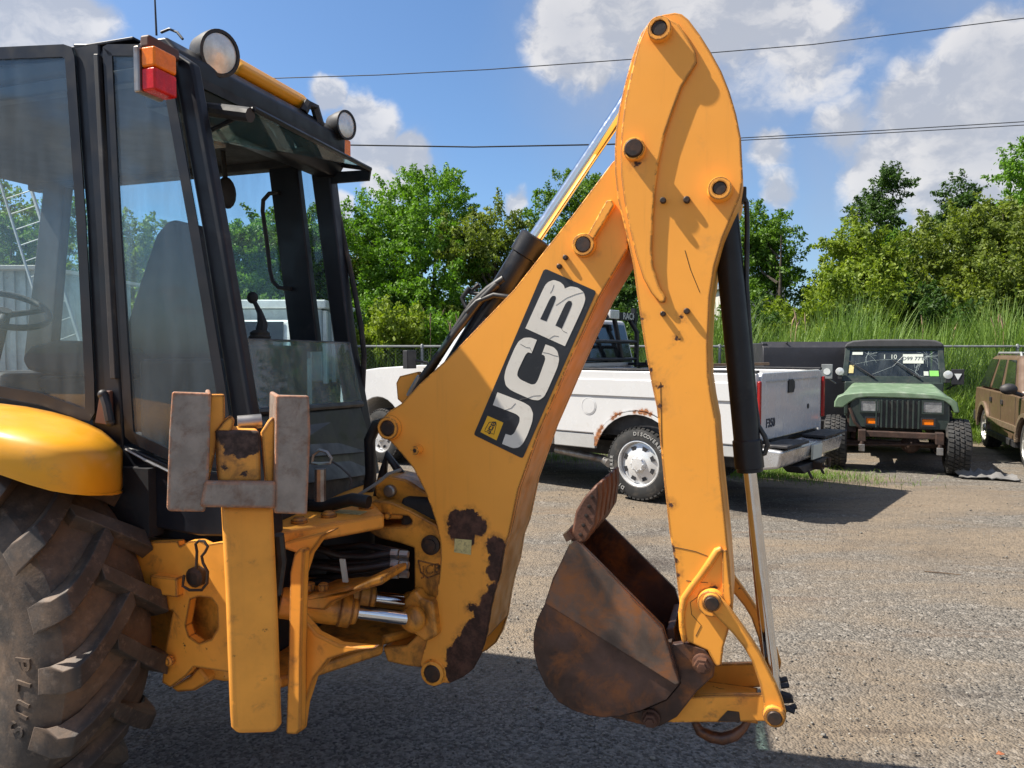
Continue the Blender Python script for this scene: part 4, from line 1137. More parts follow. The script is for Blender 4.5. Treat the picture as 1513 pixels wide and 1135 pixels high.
# frame back wall, blackened, plus a plate added to darken a bright gap
MB().box(.26, .30, -.58, .62, .50, ut_z + .02).box(.31, .80, .36, .40, .52, ut_z).build('dark_frame_backing', m_plastic, bk)
MB().prism(P([(450, 880), (470, 872), (520, 868), (560, 850), (575, 846), (575, 858), (540, 868), (500, 885), (490, 896), (455, 893)], -.45), -.50, -.30).build('hose_bracket', m_greasy, bk, bevel=.01)
for (a, b) in ((458, 868), (478, 869)):
    q = B.p3(a, b, -.46); MB().lathe([(.020, -.01), (.020, .014), (.012, .02)], q, (0, 0, 1), 8).build('bracket_bolt', m_greasy, bk)

# swing cylinders (sub-part: chrome rod)
def swing(p0, p1, v0, v1, rb_, rr_, name='swing_cylinder'):
    a = B.p3(*p0, v0); b = B.p3(*p1, v1); d = (b - a).normalized()
    o = MB().lathe([(rb_ * .9, -.24), (rb_, -.23), (rb_, -.02), (rb_ * 1.08, -.015), (rb_ * 1.08, .025), (rb_ * .85, .03), (rb_ * .80, .05), (rb_ * .55, .055)], a, d, 24).build(name, m_greasy, bk, smooth=40)
    MB().tube([a, b], rr_, 18).build('rod', m_chrome, o, smooth=60)
    MB().ball(b + d * .02, rr_ * 1.9, 12, (1, .8, 1)).build('rod_eye', m_greasy, o)
swing((508, 902), (604, 914), -.36, -.22, .058, .027)
swing((536, 882), (600, 889), -.12, -.02, .055, .024)

# hydraulic hoses in the arch
for k, (y0, y1, yv) in enumerate([(812, 820, -.30), (836, 836, -.33), (858, 850, -.30), (826, 828, -.22), (848, 843, -.20)]):
    pts = [B.p3(445, y0 + 6, yv), B.p3(465, y0 - 2 + k * 2, yv), B.p3(505, (y0 + y1) / 2 + 6, yv), B.p3(545, y1 + 3, yv + .03), B.p3(578, y1 - 2, yv + .05)]
    h = MB().tube(pts, .015, 8).build('hydraulic_hose', m_hose, bk, smooth=60)
    e = pts[-1]
    MB().tube([e, e + Vector((.03, .005, 0))], .018, 8).tube([e + Vector((.035, .005, 0)), e + Vector((.07, .01, 0))], .014, 8).build('hose_fitting', m_steel, h)
q0, q1 = B.p3(506, 826, -.40), B.p3(511, 860, -.40)
MB().hexa([q0 + Vector((-.010, -.006, 0)), q0 + Vector((.010, -.006, 0)), q0 + Vector((.010, .004, 0)), q0 + Vector((-.010, .004, 0)), q1 + Vector((-.010, -.006, 0)), q1 + Vector((.010, -.006, 0)), q1 + Vector((.010, .004, 0)), q1 + Vector((-.010, .004, 0))]).build('hose_clip', m_plate, bk)
for pts in ([(452, 800), (480, 812), (540, 806), (600, 818)], [(440, 780), (470, 805), (500, 830), (470, 870)]):
    MB().tube([B.p3(a, b, -.18) for a, b in pts], .016, 8).build('hydraulic_hose', m_hose, bk, smooth=60)

# swing casting (kingpost)
kp = P([(544, 744), (552, 740), (577, 742), (605, 754), (646, 776), (662, 800), (656, 955), (622, 987), (598, 984), (572, 978), (565, 956), (600, 953), (618, 935), (622, 905), (612, 884), (611, 810), (590, 803), (560, 796), (546, 787), (545, 779), (598, 778), (607, 774), (608, 769), (603, 763), (560, 760), (546, 757)], -.13)
king = MB().prism(kp, -.13, .13).build('swing_casting', m_greasy, bk, bevel=.014, seg=3)
kc = B.p3(637, 805, -.13)
MB().lathe([(.040, 0), (.040, .012), (.026, .014), (.026, .022), (.002, .023)], kc + Vector((0, .002, 0)), (0, -1, 0), 20).build('casting_pin', m_bolt, king)
kn = B.p3(574, 762, -.13); MB().lathe([(.014, 0), (.014, .012), (.006, .014)], kn, (0, -1, 0), 10).build('grease_nipple', m_yelworn, king)
# cast emblem: wedge outline with the maker's letters
em = MB(); ew = [B.p3(a, b, -.131) for a, b in [(618, 828), (650, 836), (653, 846), (632, 854), (622, 846)]]
em.tube(ew + [ew[0]], .0035, 5)
put_text(em, 'JCB', B.p3(637, 842, -.131), B.p3(660, 836, -.131) - B.p3(620, 844, -.131), (0, 0, 1), .055, .006, .01)
em.build('cast_emblem', m_greasy, king, smooth=None)
ce = B.p3(607, 916, -.20)
MB().lathe([(.045, 0), (.045, .06), (.03, .07), (.002, .072)], ce + Vector((0, .05, 0)), (0, -1, 0), 18).build('casting_ear', m_greasy, king)
ear = MB().prism(P([(596, 888), (604, 876), (614, 872), (622, 884), (640, 890), (646, 940), (628, 950), (612, 938), (600, 936)], -.19), -.19, -.13); ear.build('casting_lug', m_greasy, king, bevel=.012, seg=3)
# lift cylinder foot above the casting
MB().prism(P([(566, 716), (570, 703), (584, 698), (612, 704), (650, 728), (655, 748), (612, 738), (576, 739), (568, 730)], .02), -.06, .10).build('lift_lug', m_greasy, bk, bevel=.01)
lpn = B.p3(578, 725, -.06); MB().lathe([(.026, 0), (.026, .02), (.02, .026), (.002, .027)], lpn, (0, -1, 0), 18).build('lift_pin', m_steel, bk)
MB().box(*sorted((B.on_v(600, 0, .0)[0], B.on_v(660, 0, .0)[0])), -.10, .10, .95, 1.12).build('lift_cylinder', m_rubber, bk, bevel=.03)

# lock pin hanging in its sleeve, ring and cable
sp = [B.p3(473, 693, -.40), B.p3(473, 740, -.40)]
MB().tube(sp, .022, 10).build('pin_sleeve', m_steel, bk)
rg = [B.p3(a, b, -.40) for a, b in [(461, 684), (463, 672), (472, 665), (483, 668), (490, 678), (488, 684), (470, 685), (461, 684)]]
MB().tube(rg, .006, 6).build('pin_ring', m_steel, bk)
MB().tube([B.p3(a, b, -.38) for a, b in [(488, 680), (503, 690), (516, 702), (520, 712), (516, 722)]], .004, 6).build('pin_cable', m_wire, bk)
MB().tube([B.p3(a, b, -.2) for a, b in [(522, 736), (540, 725), (560, 712), (574, 700), (592, 694)]], .007, 6).build('steel_cable', m_galv, bk)
# hoses running from the cab base to the boom foot
for pts, vv, rr in ([(540, 760), (548, 700), (546, 650), (556, 628), (574, 622), (590, 640)], .12, .026), ([(556, 740), (566, 700), (572, 672), (592, 700), (600, 720)], .05, .020), ([(520, 742), (545, 745), (566, 738), (590, 740)], .06, .022), ([(410, 752), (440, 745), (480, 748), (520, 738), (545, 742)], -.30, .026):
    MB().tube([B.p3(a, b, vv) for a, b in pts], rr, 10).build('boom_hose', m_hose, bk, smooth=60)

# ---- boom
VB = -.15
bo_right = [(927, 368), (885, 439), (844, 528), (796, 639), (766, 724), (752, 791), (743, 814), (737, 853), (729, 878), (723, 906), (717, 945), (709, 970), (698, 990), (684, 1001), (664, 1010), (640, 1008)]
bo_left = [(627, 997), (621, 981), (630, 945), (638, 909), (645, 880), (649, 850), (651, 825), (650, 801), (645, 776), (637, 750), (628, 727), (611, 693), (590, 667), (574, 650), (566, 640), (563, 629), (565, 618), (574, 608), (592, 597), (622, 565), (659, 532), (759, 428), (848, 315), (905, 239), (935, 215)]
spots = []
for (a, b, rp) in [(676, 772, 12), (692, 768, 12), (704, 778, 11), (682, 788, 14), (690, 795, 9), (672, 784, 8),
                   (732, 808, 11), (738, 826, 13), (732, 846, 10), (742, 860, 9), (731, 876, 9), (722, 892, 11), (714, 912, 12), (706, 930, 13), (698, 944, 15), (686, 958, 15), (680, 974, 17), (690, 985, 14), (672, 996, 12), (700, 972, 12),
                   (697, 898, 5)]:
    p = B.p3(a, b, VB - .005)
    spots.append((tuple(p), rp * 1.35 * 2.95 / FPX))
m_boom = M('boom_yellow', YEL, .40, var=.04, vscale=2, dirt=(.45, .20, .05), dirt_amt=.08, dscale=4, edge=.62, edge_w=.012, chips=.30, chip_col=(.034, .015, .010), spots=spots, spec=.4, streak=.16)
bout = P(bo_right + bo_left, VB)
boom = MB().prism(bout, VB, VB + .025).build('boom', m_boom, bk, bevel=.004)
MB().prism(bout, -VB - .025, -VB).build('boom_far_plate', m_boom, boom, bevel=.004)
m_web = M('boom_underside', tuple(c * .88 for c in YEL), .48, var=.12, vscale=5, dirt=(.30, .13, .04), dirt_amt=.20, dscale=6, edge=.5, edge_w=.010, chips=.4, streak=.14)
rl = P(bo_right[:11], VB)
MB().strip(rl, VB + .026, -VB - .026, .025, side=-1).build('boom_underside', m_web, boom)
ll = P([(574, 608), (592, 597), (622, 565), (659, 532), (759, 428), (848, 315), (905, 239), (935, 215)], VB)
MB().strip(ll, VB + .026, -VB - .026, .025, side=-1).build('boom_top_plate', m_boom, boom)
def boss(px, py, v, r_out, r_in, name, parent, mats=(m_yel, m_bolt), proud=.04, pin=.0, n=28):
    c = B.p3(px, py, v)
    o = MB().lathe([(r_out * 1.12, 0), (r_out * 1.08, proud * .15), (r_out, proud * .35), (r_out, proud * .92), (r_out * .94, proud), (r_in * 1.02, proud), (r_in * 1.0, proud * .75)], c + Vector((0, .003, 0)), (0, -1, 0), n).build(name, mats[0], parent, bevel=0, smooth=40)
    MB().lathe([(r_in * .99, 0), (r_in * .99, proud * .8 + pin), (r_in * .86, proud * .8 + pin + .004), (.001, proud * .8 + pin + .004)], c, (0, -1, 0), n).build(name.replace('boss', 'pin'), mats[1], parent, smooth=40)
    return o
PXM = 2.95 / FPX
boss(577, 632, VB, 17 * PXM, 11.5 * PXM, 'pivot_boss', boom, proud=.03)
boss(619, 664, VB, 6.5 * PXM, 3 * PXM, 'stop_boss', boom, proud=.045)
boss(641, 993, VB, 18 * PXM, 13 * PXM, 'foot_boss', boom, proud=.022)
boss(864, 363, VB, 15 * PXM, 10.5 * PXM, 'cylinder_boss', boom, proud=.035)
rb1 = B.p3(868, 352, VB - .004); 
MB().slab([B.p3(a, b, VB + .003) for a, b in [(868, 352), (898, 298), (906, 297), (910, 305), (878, 358)]], (0, -.030, 0)).build('boom_rib', m_yel, boom, bevel=.006)
for (a, b) in ((836, 381), (827, 394)):
    MB().lathe([(.010, 0), (.010, .012), (.006, .016), (.001, .016)], B.p3(a, b, VB), (0, -1, 0), 10).build('boom_bolt', m_bolt, boom)
wst = [B.p3(a, b, VB - .0008) for a, b in [(672, 796), (697, 798), (696, 820), (671, 816)]]
MB().slab(wst, (0, -.0012, 0)).build('warning_sticker', m_lab, boom, smooth=None)

# decal with the maker's letters
VD = VB - .0015
def dpt(x, y): return (690 + x / 3.66, 380 + y / 3.66)
dec = MB().slab([B.p3(a, b, VD) for a, b in [(803, 400), (806, 398), (809, 398.5), (878, 429), (880, 431), (880, 434), (774, 674), (772, 676.5), (769, 676), (703, 644), (701, 642), (701.5, 639)]], (0, -.0015, 0)).build('maker_decal', m_black_decal, boom, smooth=None)
def arc_round(pts, k=3, f=.28, sharp=()):
    n = len(pts); out = []
    for i in range(n):
        a, b, c = Vector(pts[i - 1]), Vector(pts[i]), Vector(pts[(i + 1) % n])
        if i in sharp: out.append(tuple(b)); continue
        p0 = b + (a - b) * f; p1 = b + (c - b) * f
        for j in range(k + 1):
            t = j / k
            out.append(tuple(p0 * (1 - t) ** 2 + b * 2 * t * (1 - t) + p1 * t * t))
    return out
LJ = [(165, 731), (305, 785), (342, 808), (358, 845), (353, 890), (330, 955), (305, 1005), (282, 1029), (250, 1034), (190, 1010), (209, 956), (238, 965), (256, 952), (284, 893), (286, 866), (266, 848), (140, 800)]
LC = [(378, 448), (345, 435), (308, 436), (280, 455), (258, 492), (212, 600), (201, 650), (210, 695), (240, 722), (350, 771), (388, 775), (417, 755), (438, 715), (490, 595), (499, 553), (490, 510), (470, 488), (425, 472), (405, 526), (420, 533), (424, 552), (414, 582), (384, 665), (370, 686), (348, 690), (288, 662), (271, 640), (276, 612), (316, 528), (330, 514), (350, 520)]
LB = [(316, 385), (420, 155), (440, 134), (470, 123), (505, 135), (524, 153), (529, 170), (560, 158), (600, 165), (632, 190), (641, 225), (630, 265), (530, 482)]
B1 = [(396, 335), (448, 225), (462, 209), (478, 210), (482, 224), (430, 348)]
B2 = [(478, 370), (532, 252), (548, 236), (565, 238), (569, 258), (513, 386)]
def letters(tr, vv, th, mat, hole_mat, parent, nm):
    mb = MB()
    mb.slab([B.p3(*tr(*q), vv) for q in arc_round(LJ, sharp=(0, 9, 10, 16))], (0, -th, 0))
    mb.slab([B.p3(*tr(*q), vv) for q in arc_round(LC, sharp=(0, 17, 18, 30))], (0, -th, 0))
    mb.slab([B.p3(*tr(*q), vv) for q in arc_round(LB, sharp=(0, 6, 12))], (0, -th, 0))
    o = mb.build(nm, mat, parent, smooth=None)
    hb2 = MB()
    for h in (B1, B2): hb2.slab([B.p3(*tr(*q), vv - th) for q in arc_round(h, sharp=(0, 5))], (0, -th * .5, 0))
    hb2.build(nm.replace('lettering', 'letter_counter'), hole_mat, parent, smooth=None)
letters(dpt, VD - .0015, .0010, m_white_decal, m_black_decal, boom, 'decal_lettering')
m_logoyel = M('logo_yellow', (.80, .42, .015), .45, var=.06)
MB().slab([B.p3(*dpt(*q), VD - .0015) for q in [(112, 858), (197, 895), (160, 991), (73, 946)]], (0, -.0010, 0)).build('logo_square', m_logoyel, boom, smooth=None)
def mini(x, y):   # the same three letters, small, in the yellow square
    cx_, cy_ = 390, 600
    dx, dy = (x - cx_) * .105, (y - cy_) * .105
    return dpt(132 + dx * .95 + 2, 925 + dy * .72)
letters(mini, VD - .0026, .0006, m_black_decal, m_logoyel, boom, 'logo_lettering')
bd = [B.p3(*dpt(*q), VD - .0028) for q in [(120, 893), (156, 891), (158, 905), (146, 958), (96, 942), (98, 932), (120, 893)]]
MB().tube(bd, .0012, 4).build('logo_outline', m_black_decal, boom, smooth=None)
ck_ = MB(); 
for line in ([(288, 470), (320, 488), (340, 490), (352, 515)], [(410, 515), (440, 520), (470, 532), (492, 536)], [(285, 770), (320, 765), (360, 750), (400, 748)], [(195, 830), (240, 815), (262, 790)], [(470, 150), (462, 175), (450, 195)], [(480, 260), (540, 220), (590, 200), (630, 190)], [(445, 440), (470, 425), (495, 428)], [(505, 380), (520, 400), (540, 410)]):
    ck_.tube([B.p3(*dpt(*q), VD - .0026) for q in line], .0007, 4)
ck_.build('decal_crack', m_plastic, boom, smooth=None, kind='stuff')

# ---- dipper cylinder along the top of the boom (black barrel, chrome rod)
a0, a1, a2, a3 = B.p3(640, 600, 0), B.p3(792, 350, 0), B.p3(918, 162, 0), B.p3(978, 60, 0)
axd = (a1 - a0).normalized(); Lb = (a1 - a0).length
cyl = MB().lathe([(.050, .05), (.056, .06), (.056, Lb - .09), (.064, Lb - .085), (.064, Lb - .005), (.058, Lb), (.036, Lb + .001)], a0, axd, 28).build('dipper_cylinder', m_dark, bk, smooth=40)
MB().tube([a1, a2, a3], .0285, 20).build('rod', m_chrome, cyl, smooth=60)
for pts, vv, rr in ([(745, 412), (722, 428), (700, 448), (672, 490), (640, 540), (612, 578), (602, 600)], -.045, .018), ([(735, 420), (708, 446), (690, 470), (655, 515), (622, 560), (606, 590)], -.085, .015), ([(720, 470), (690, 505), (660, 540), (630, 576)], -.07, .016), ([(740, 430), (715, 436), (694, 432), (708, 420)], -.02, .012), ([(755, 440), (730, 436), (705, 446), (690, 462)], -.09, .012), ([(694, 425), (683, 440), (688, 455), (700, 450)], -.03, .011):
    MB().tube([B.p3(a, b, vv) for a, b in pts], rr, 8).build('wrapped_hose', m_hose, cyl, smooth=60)
MB().tube([B.p3(a, b, -.09) for a, b in [(604, 585), (609, 575), (620, 556)]], .012, 8).build('hose_fitting', m_steel, cyl)
MB().prism(P([(585, 566), (590, 556), (618, 549), (622, 560), (606, 586), (596, 598), (587, 590)], -.08), -.08, -.05).build('hose_bracket', m_yelworn, bk, bevel=.004)

# ---- dipper
VDp = -.185
dl = [(997, 18), (979, 21), (959, 32), (947, 48), (934, 83), (924, 119), (915, 157), (910, 188), (908, 218), (908, 255), (912, 294), (924, 342), (935, 390), (942, 443), (949, 490), (955, 528), (963, 570), (970, 602), (976, 660), (981, 713), (989, 787), (997, 831), (1006, 912), (1014, 948)]
dr = [(1045, 962), (1058, 986), (1066, 984), (1069, 957), (1080, 920), (1083, 900), (1078, 831), (1071, 760), (1064, 693), (1059, 626), (1052, 590), (1047, 556), (1046, 510), (1048, 469), (1049, 440), (1056, 394), (1068, 352), (1084, 314), (1094, 290), (1098, 265), (1096, 225), (1095, 204), (1088, 169), (1078, 135), (1066, 105), (1050, 76), (1035, 52), (1017, 28), (1007, 20)]
dsp = []
for (a_, b_, r_) in ((944, 243, 6), (940, 250, 4), (948, 256, 3), (976, 38, 5), (994, 812, 5), (997, 826, 4), (1000, 850, 4), (990, 745, 4), (975, 570, 4), (976, 600, 3), (1008, 468, 3), (1000, 500, 3), (946, 470, 4), (960, 548, 4), (1053, 870, 6), (1044, 876, 4)):
    dsp.append((tuple(B.p3(a_, b_, VDp)), r_ * 2.62 / FPX))
m_dip = M('dipper_yellow', YEL, .40, var=.04, vscale=2, dirt=(.45, .22, .07), dirt_amt=.09, dscale=3, edge=.66, edge_w=.012, chips=.42, chip_col=(.034, .015, .010), spec=.4, streak=.14, spots=dsp)
dip = MB().prism(P(dl + dr, VDp), VDp, -VDp).build('dipper', m_dip, bk, bevel=.006)
# welded side stiffener plate on the head
stf = [(985, 27), (970, 30), (955, 42), (944, 66), (933, 110), (924, 150), (919, 190), (917, 230), (918, 262), (923, 300), (930, 335), (940, 378), (951, 412), (963, 434), (975, 447), (983, 448), (985, 440), (976, 425), (966, 395), (964, 370), (966, 320), (969, 280), (974, 240), (983, 200), (994, 168), (1008, 130), (1022, 108), (1030, 94), (1028, 78), (1018, 60), (1004, 38)]
MB().prism(P(stf, VDp), VDp - .016, VDp + .002).build('stiffener_plate', m_dip, dip, bevel=.007, seg=3)
PD = 2.62 / FPX
boss(976, 49, VDp, 17 * PD, 11 * PD, 'pivot_boss', dip, proud=.048)
boss(939, 224, VDp, 16 * PD, 13 * PD, 'pivot_boss', dip, proud=.045, pin=.014)
boss(1064, 282, VDp, 16 * PD, 9.5 * PD, 'pivot_boss', dip, proud=.050)
for (a, b, r_) in [(980, 297, 4.5), (1015, 296, 5), (980, 464, 4), (1015, 460, 4.5)]:
    MB().lathe([(r_ * PD, 0), (r_ * PD, .014), (r_ * PD * .7, .018), (.001, .018)], B.p3(a, b, VDp - (.014 if b == 297 else 0)), (0, -1, 0), 12).build('grease_plug', m_bolt, dip)
# lower rib and link pin boss
lr = [(1067, 811), (1060, 814), (1050, 830), (1036, 850), (1022, 868), (1011, 884), (1007, 905), (1008, 930), (1011, 948)]
MB().tube([B.p3(a, b, VDp) for a, b in lr], [.012, .014, .014, .013, .013, .013, .012, .011, .008], 8).build('dipper_rib', m_dip, dip, smooth=60)
MB().prism(P([(1067, 811), (1074, 812), (1082, 890), (1074, 905), (1067, 880)], VDp), VDp - .010, VDp + .002).build('dipper_gusset', m_dip, dip, bevel=.004)
boss(1051, 889, VDp, 19 * PD, 11 * PD, 'link_boss', dip, proud=.03)
cr = MB()
for line in ([(994, 808), (1010, 811), (1028, 815), (1046, 822)], [(1014, 858), (1030, 860), (1046, 861)], [(1036, 878), (1020, 890), (1022, 908), (1036, 924), (1028, 940)], [(976, 565), (977, 620), (978, 660)], [(1012, 370), (1020, 398), (1034, 432)]):
    cr.tube([B.p3(a, b, VDp - .0003) for a, b in line], .0011, 4)
cr.build('paint_crack', m_bolt, dip, smooth=None, kind='stuff')

# ---- bucket cylinder
c0_, c1_, c2_ = B.p3(1069, 292, 0), B.p3(1108, 697, 0), B.p3(1148, 1050, 0)
axc = (c1_ - c0_).normalized(); Lc = (c1_ - c0_).length
bcy = MB().lathe([(.040, -.03), (.052, .0), (.052, .03), (.047, .05), (.047, Lc - .12), (.052, Lc - .115), (.052, Lc - .015), (.046, Lc - .012), (.046, Lc), (.030, Lc + .001)], c0_, axc, 28).build('bucket_cylinder', m_dark, bk, smooth=40)
MB().tube([c1_, c2_], .0235, 20).build('rod', m_chrome, bcy, smooth=60)
MB().tube([B.p3(a, b, .0) for a, b in [(1096, 285), (1103, 300), (1104, 330), (1103, 420), (1108, 500), (1114, 580), (1120, 628), (1130, 645), (1134, 658), (1130, 670), (1118, 674)]], .009, 8).build('cylinder_pipe', m_hose, bcy, smooth=60)
MB().box(*sorted((B.on_v(1098, 0, 0)[0], B.on_v(1107, 0, 0)[0])), -.03, .03, B.on_v(1100, 300, 0)[1], B.on_v(1100, 278, 0)[1]).build('pipe_clamp', m_plastic, bcy, bevel=.004)
MB().tube([B.p3(a, b, .04) for a, b in [(1104, 700), (1112, 800), (1122, 900), (1136, 1010)]], .010, 8).build('rod_reflection_strip', m_yelworn, bk)  # yellow strip modelled in place of the reflection on the chrome rod

# ---- tipping links
lk = [(1045, 883), (1052, 876), (1062, 880), (1080, 902), (1096, 924), (1110, 944), (1124, 966), (1136, 990), (1147, 1012), (1156, 1034), (1162, 1055), (1160, 1066), (1150, 1072), (1136, 1068), (1130, 1056), (1127, 1034), (1122, 1010), (1110, 976), (1098, 956), (1082, 936), (1062, 916), (1046, 900), (1043, 891)]
for (v0, v1, nm) in ((-.225, -.195, 'curved_link'), (.195, .225, 'curved_link')):
    o = MB().prism(P(lk, -.225), v0, v1).build(nm, m_yelworn, bk, bevel=.006)
    if v0 < 0:
        boss(1052, 889, v0, 12 * PD, 10 * PD, 'link_pin_boss', o, mats=(m_yelworn, m_bolt), proud=.022, pin=.006)
        boss(1144, 1057, v0, 14 * PD, 10 * PD, 'link_pin_boss', o, mats=(m_yelworn, m_bolt), proud=.022, pin=.004)
bl = [(962, 1066), (975, 1040), (1000, 1031), (1060, 1028), (1130, 1027), (1140, 1066), (1060, 1068), (985, 1068)]
tlk = MB().prism(P(bl, -.15), -.15, -.125).build('tipping_link', m_yelworn, bk, bevel=.004)
MB().prism(P(bl, -.15), .125, .15).build('link_far_plate', m_yelworn, tlk, bevel=.004)
zz0 = B.on_v(1060, 1066, -.15); s0_ = B.on_v(990, 1060, -.15)[0]; s1_ = B.on_v(1120, 1060, -.15)[0]
MB().box(s0_, s1_, -.124, .124, zz0[1], zz0[1] + .02).build('link_web', m_yelworn, tlk)
MB().prism(P([(1060, 1066), (1075, 1050), (1092, 1052), (1094, 1066)], -.151), -.1525, -.1502).build('link_rust_mark', m_bolt, tlk, smooth=None)
MB().tube([B.p3(a, b, -.02) for a, b in [(1026, 1066), (1034, 1080), (1050, 1088), (1068, 1091), (1086, 1086), (1098, 1076), (1106, 1064)]], [.014, .020, .024, .024, .022, .016, .012], 10).build('lifting_eye', m_bucket, tlk, smooth=60)
hz_ = MB()
for k in range(7):
    a = 1142 + k * 2.2; b = 1008 + k * 7
    q = B.p3(a, b, .02); hz_.tube([q, q + Vector((.05, random.uniform(-.02, .02), random.uniform(-.02, .02)))], .010, 6)
hz_.build('rod_end_clips', m_plastic, bk)

# ---- bucket
VK = -.225
bs_top = [(846, 796), (852, 797), (980, 926), (1005, 1009), (1002, 1014), (805, 892), (816, 856)]
sidep = [(846, 796), (852, 797), (980, 926), (1005, 1009), (985, 1034), (945, 1051), (915, 1059), (890, 1061), (868, 1057), (846, 1050), (825, 1038), (806, 1014), (795, 990), (788, 962), (788, 938), (793, 916), (805, 892), (816, 856)]
buck = MB().prism(P(sidep, VK), VK, VK + .018).prism(P(sidep, VK), -VK - .018, -VK).build('bucket', m_bucket, bk, bevel=.003)
MB().prism(P([(842, 803), (848, 798), (853, 798), (979, 927), (1004, 1008), (998, 1010), (806, 890), (817, 857)], VK), VK - .014, VK - .0005).build('side_cutter', m_cutter, buck, bevel=.004)
shell = [(846, 796), (816, 856), (805, 892), (793, 916), (788, 938), (788, 962), (795, 990), (806, 1014), (825, 1038), (846, 1050), (868, 1057), (890, 1061), (915, 1059), (945, 1051), (985, 1034), (1005, 1009), (990, 956)]
MB().strip(P(shell, VK), VK + .0185, -VK - .0185, .016, side=1).build('bucket_shell', m_bucket_in, buck, smooth=50)
MB().strip(P([(838, 800), (846, 796), (849, 793)], VK), VK - .01, -VK + .01, .03, side=1).build('cutting_edge', m_tooth, buck)
tooth_prof = [(842, 800), (850, 756), (862, 736), (878, 718), (884, 715), (885, 738), (880, 776), (866, 800), (852, 806)]
tp = P(tooth_prof, VK)
for k in range(5):
    v0 = VK + .0 + k * .0945
    tb_ = MB().prism(tp, v0, v0 + .068)
    o = tb_.build('bucket_tooth', m_tooth, buck, bevel=.010, seg=2)
tz = B.p3(868, 760, VK)
tg_ = MB()
for k in range(5):
    q = B.p3(858 + k * 4.2, 790 - k * 14, VK - .001); tg_.lathe([(.007, 0), (.007, .004), (.003, .005)], q, (0, -1, 0), 8)
tg_.build('tooth_rivet', m_bolt, buck, kind='stuff')
hp = [(990, 953), (1010, 950), (1042, 960), (1057, 983), (1054, 1000), (1030, 1022), (1000, 1060), (975, 1074), (950, 1072), (900, 1060), (945, 1051), (985, 1034), (1005, 1009)]
for (v0, v1) in ((-.185, -.155), (.155, .185)):
    MB().prism(P(hp, -.185), v0, v1).build('bucket_hinge', m_bucket, buck, bevel=.005)
MB().prism(P([(984, 950), (986, 924), (998, 922), (1002, 945), (996, 956)], -.10), -.14, .14).build('bucket_ear', m_bucket, buck, bevel=.006)
def hexbolt(px, py, v, r):
    c = B.p3(px, py, v)
    o = MB().lathe([(r * 1.25, 0), (r * 1.25, .010), (r * 1.15, .012)], c, (0, -1, 0), 20).build('bucket_pin', m_tooth, buck)
    MB().lathe([(r, .010), (r, .030), (r * .92, .034), (r * .6, .035), (r * .55, .045), (.001, .046)], c, (0, -1, 0), 6).build('pin_nut', m_tooth, buck)
hexbolt(1038, 980, -.187, 12 * PD)
hexbolt(962, 1060, -.187, 11 * PD)
MB().tube([B.p3(1038, 980, -.18), B.p3(1038, 980, -.18) + Vector((0, .36, 0))], .022, 14).build('bucket_pin_bar', m_bolt, buck)
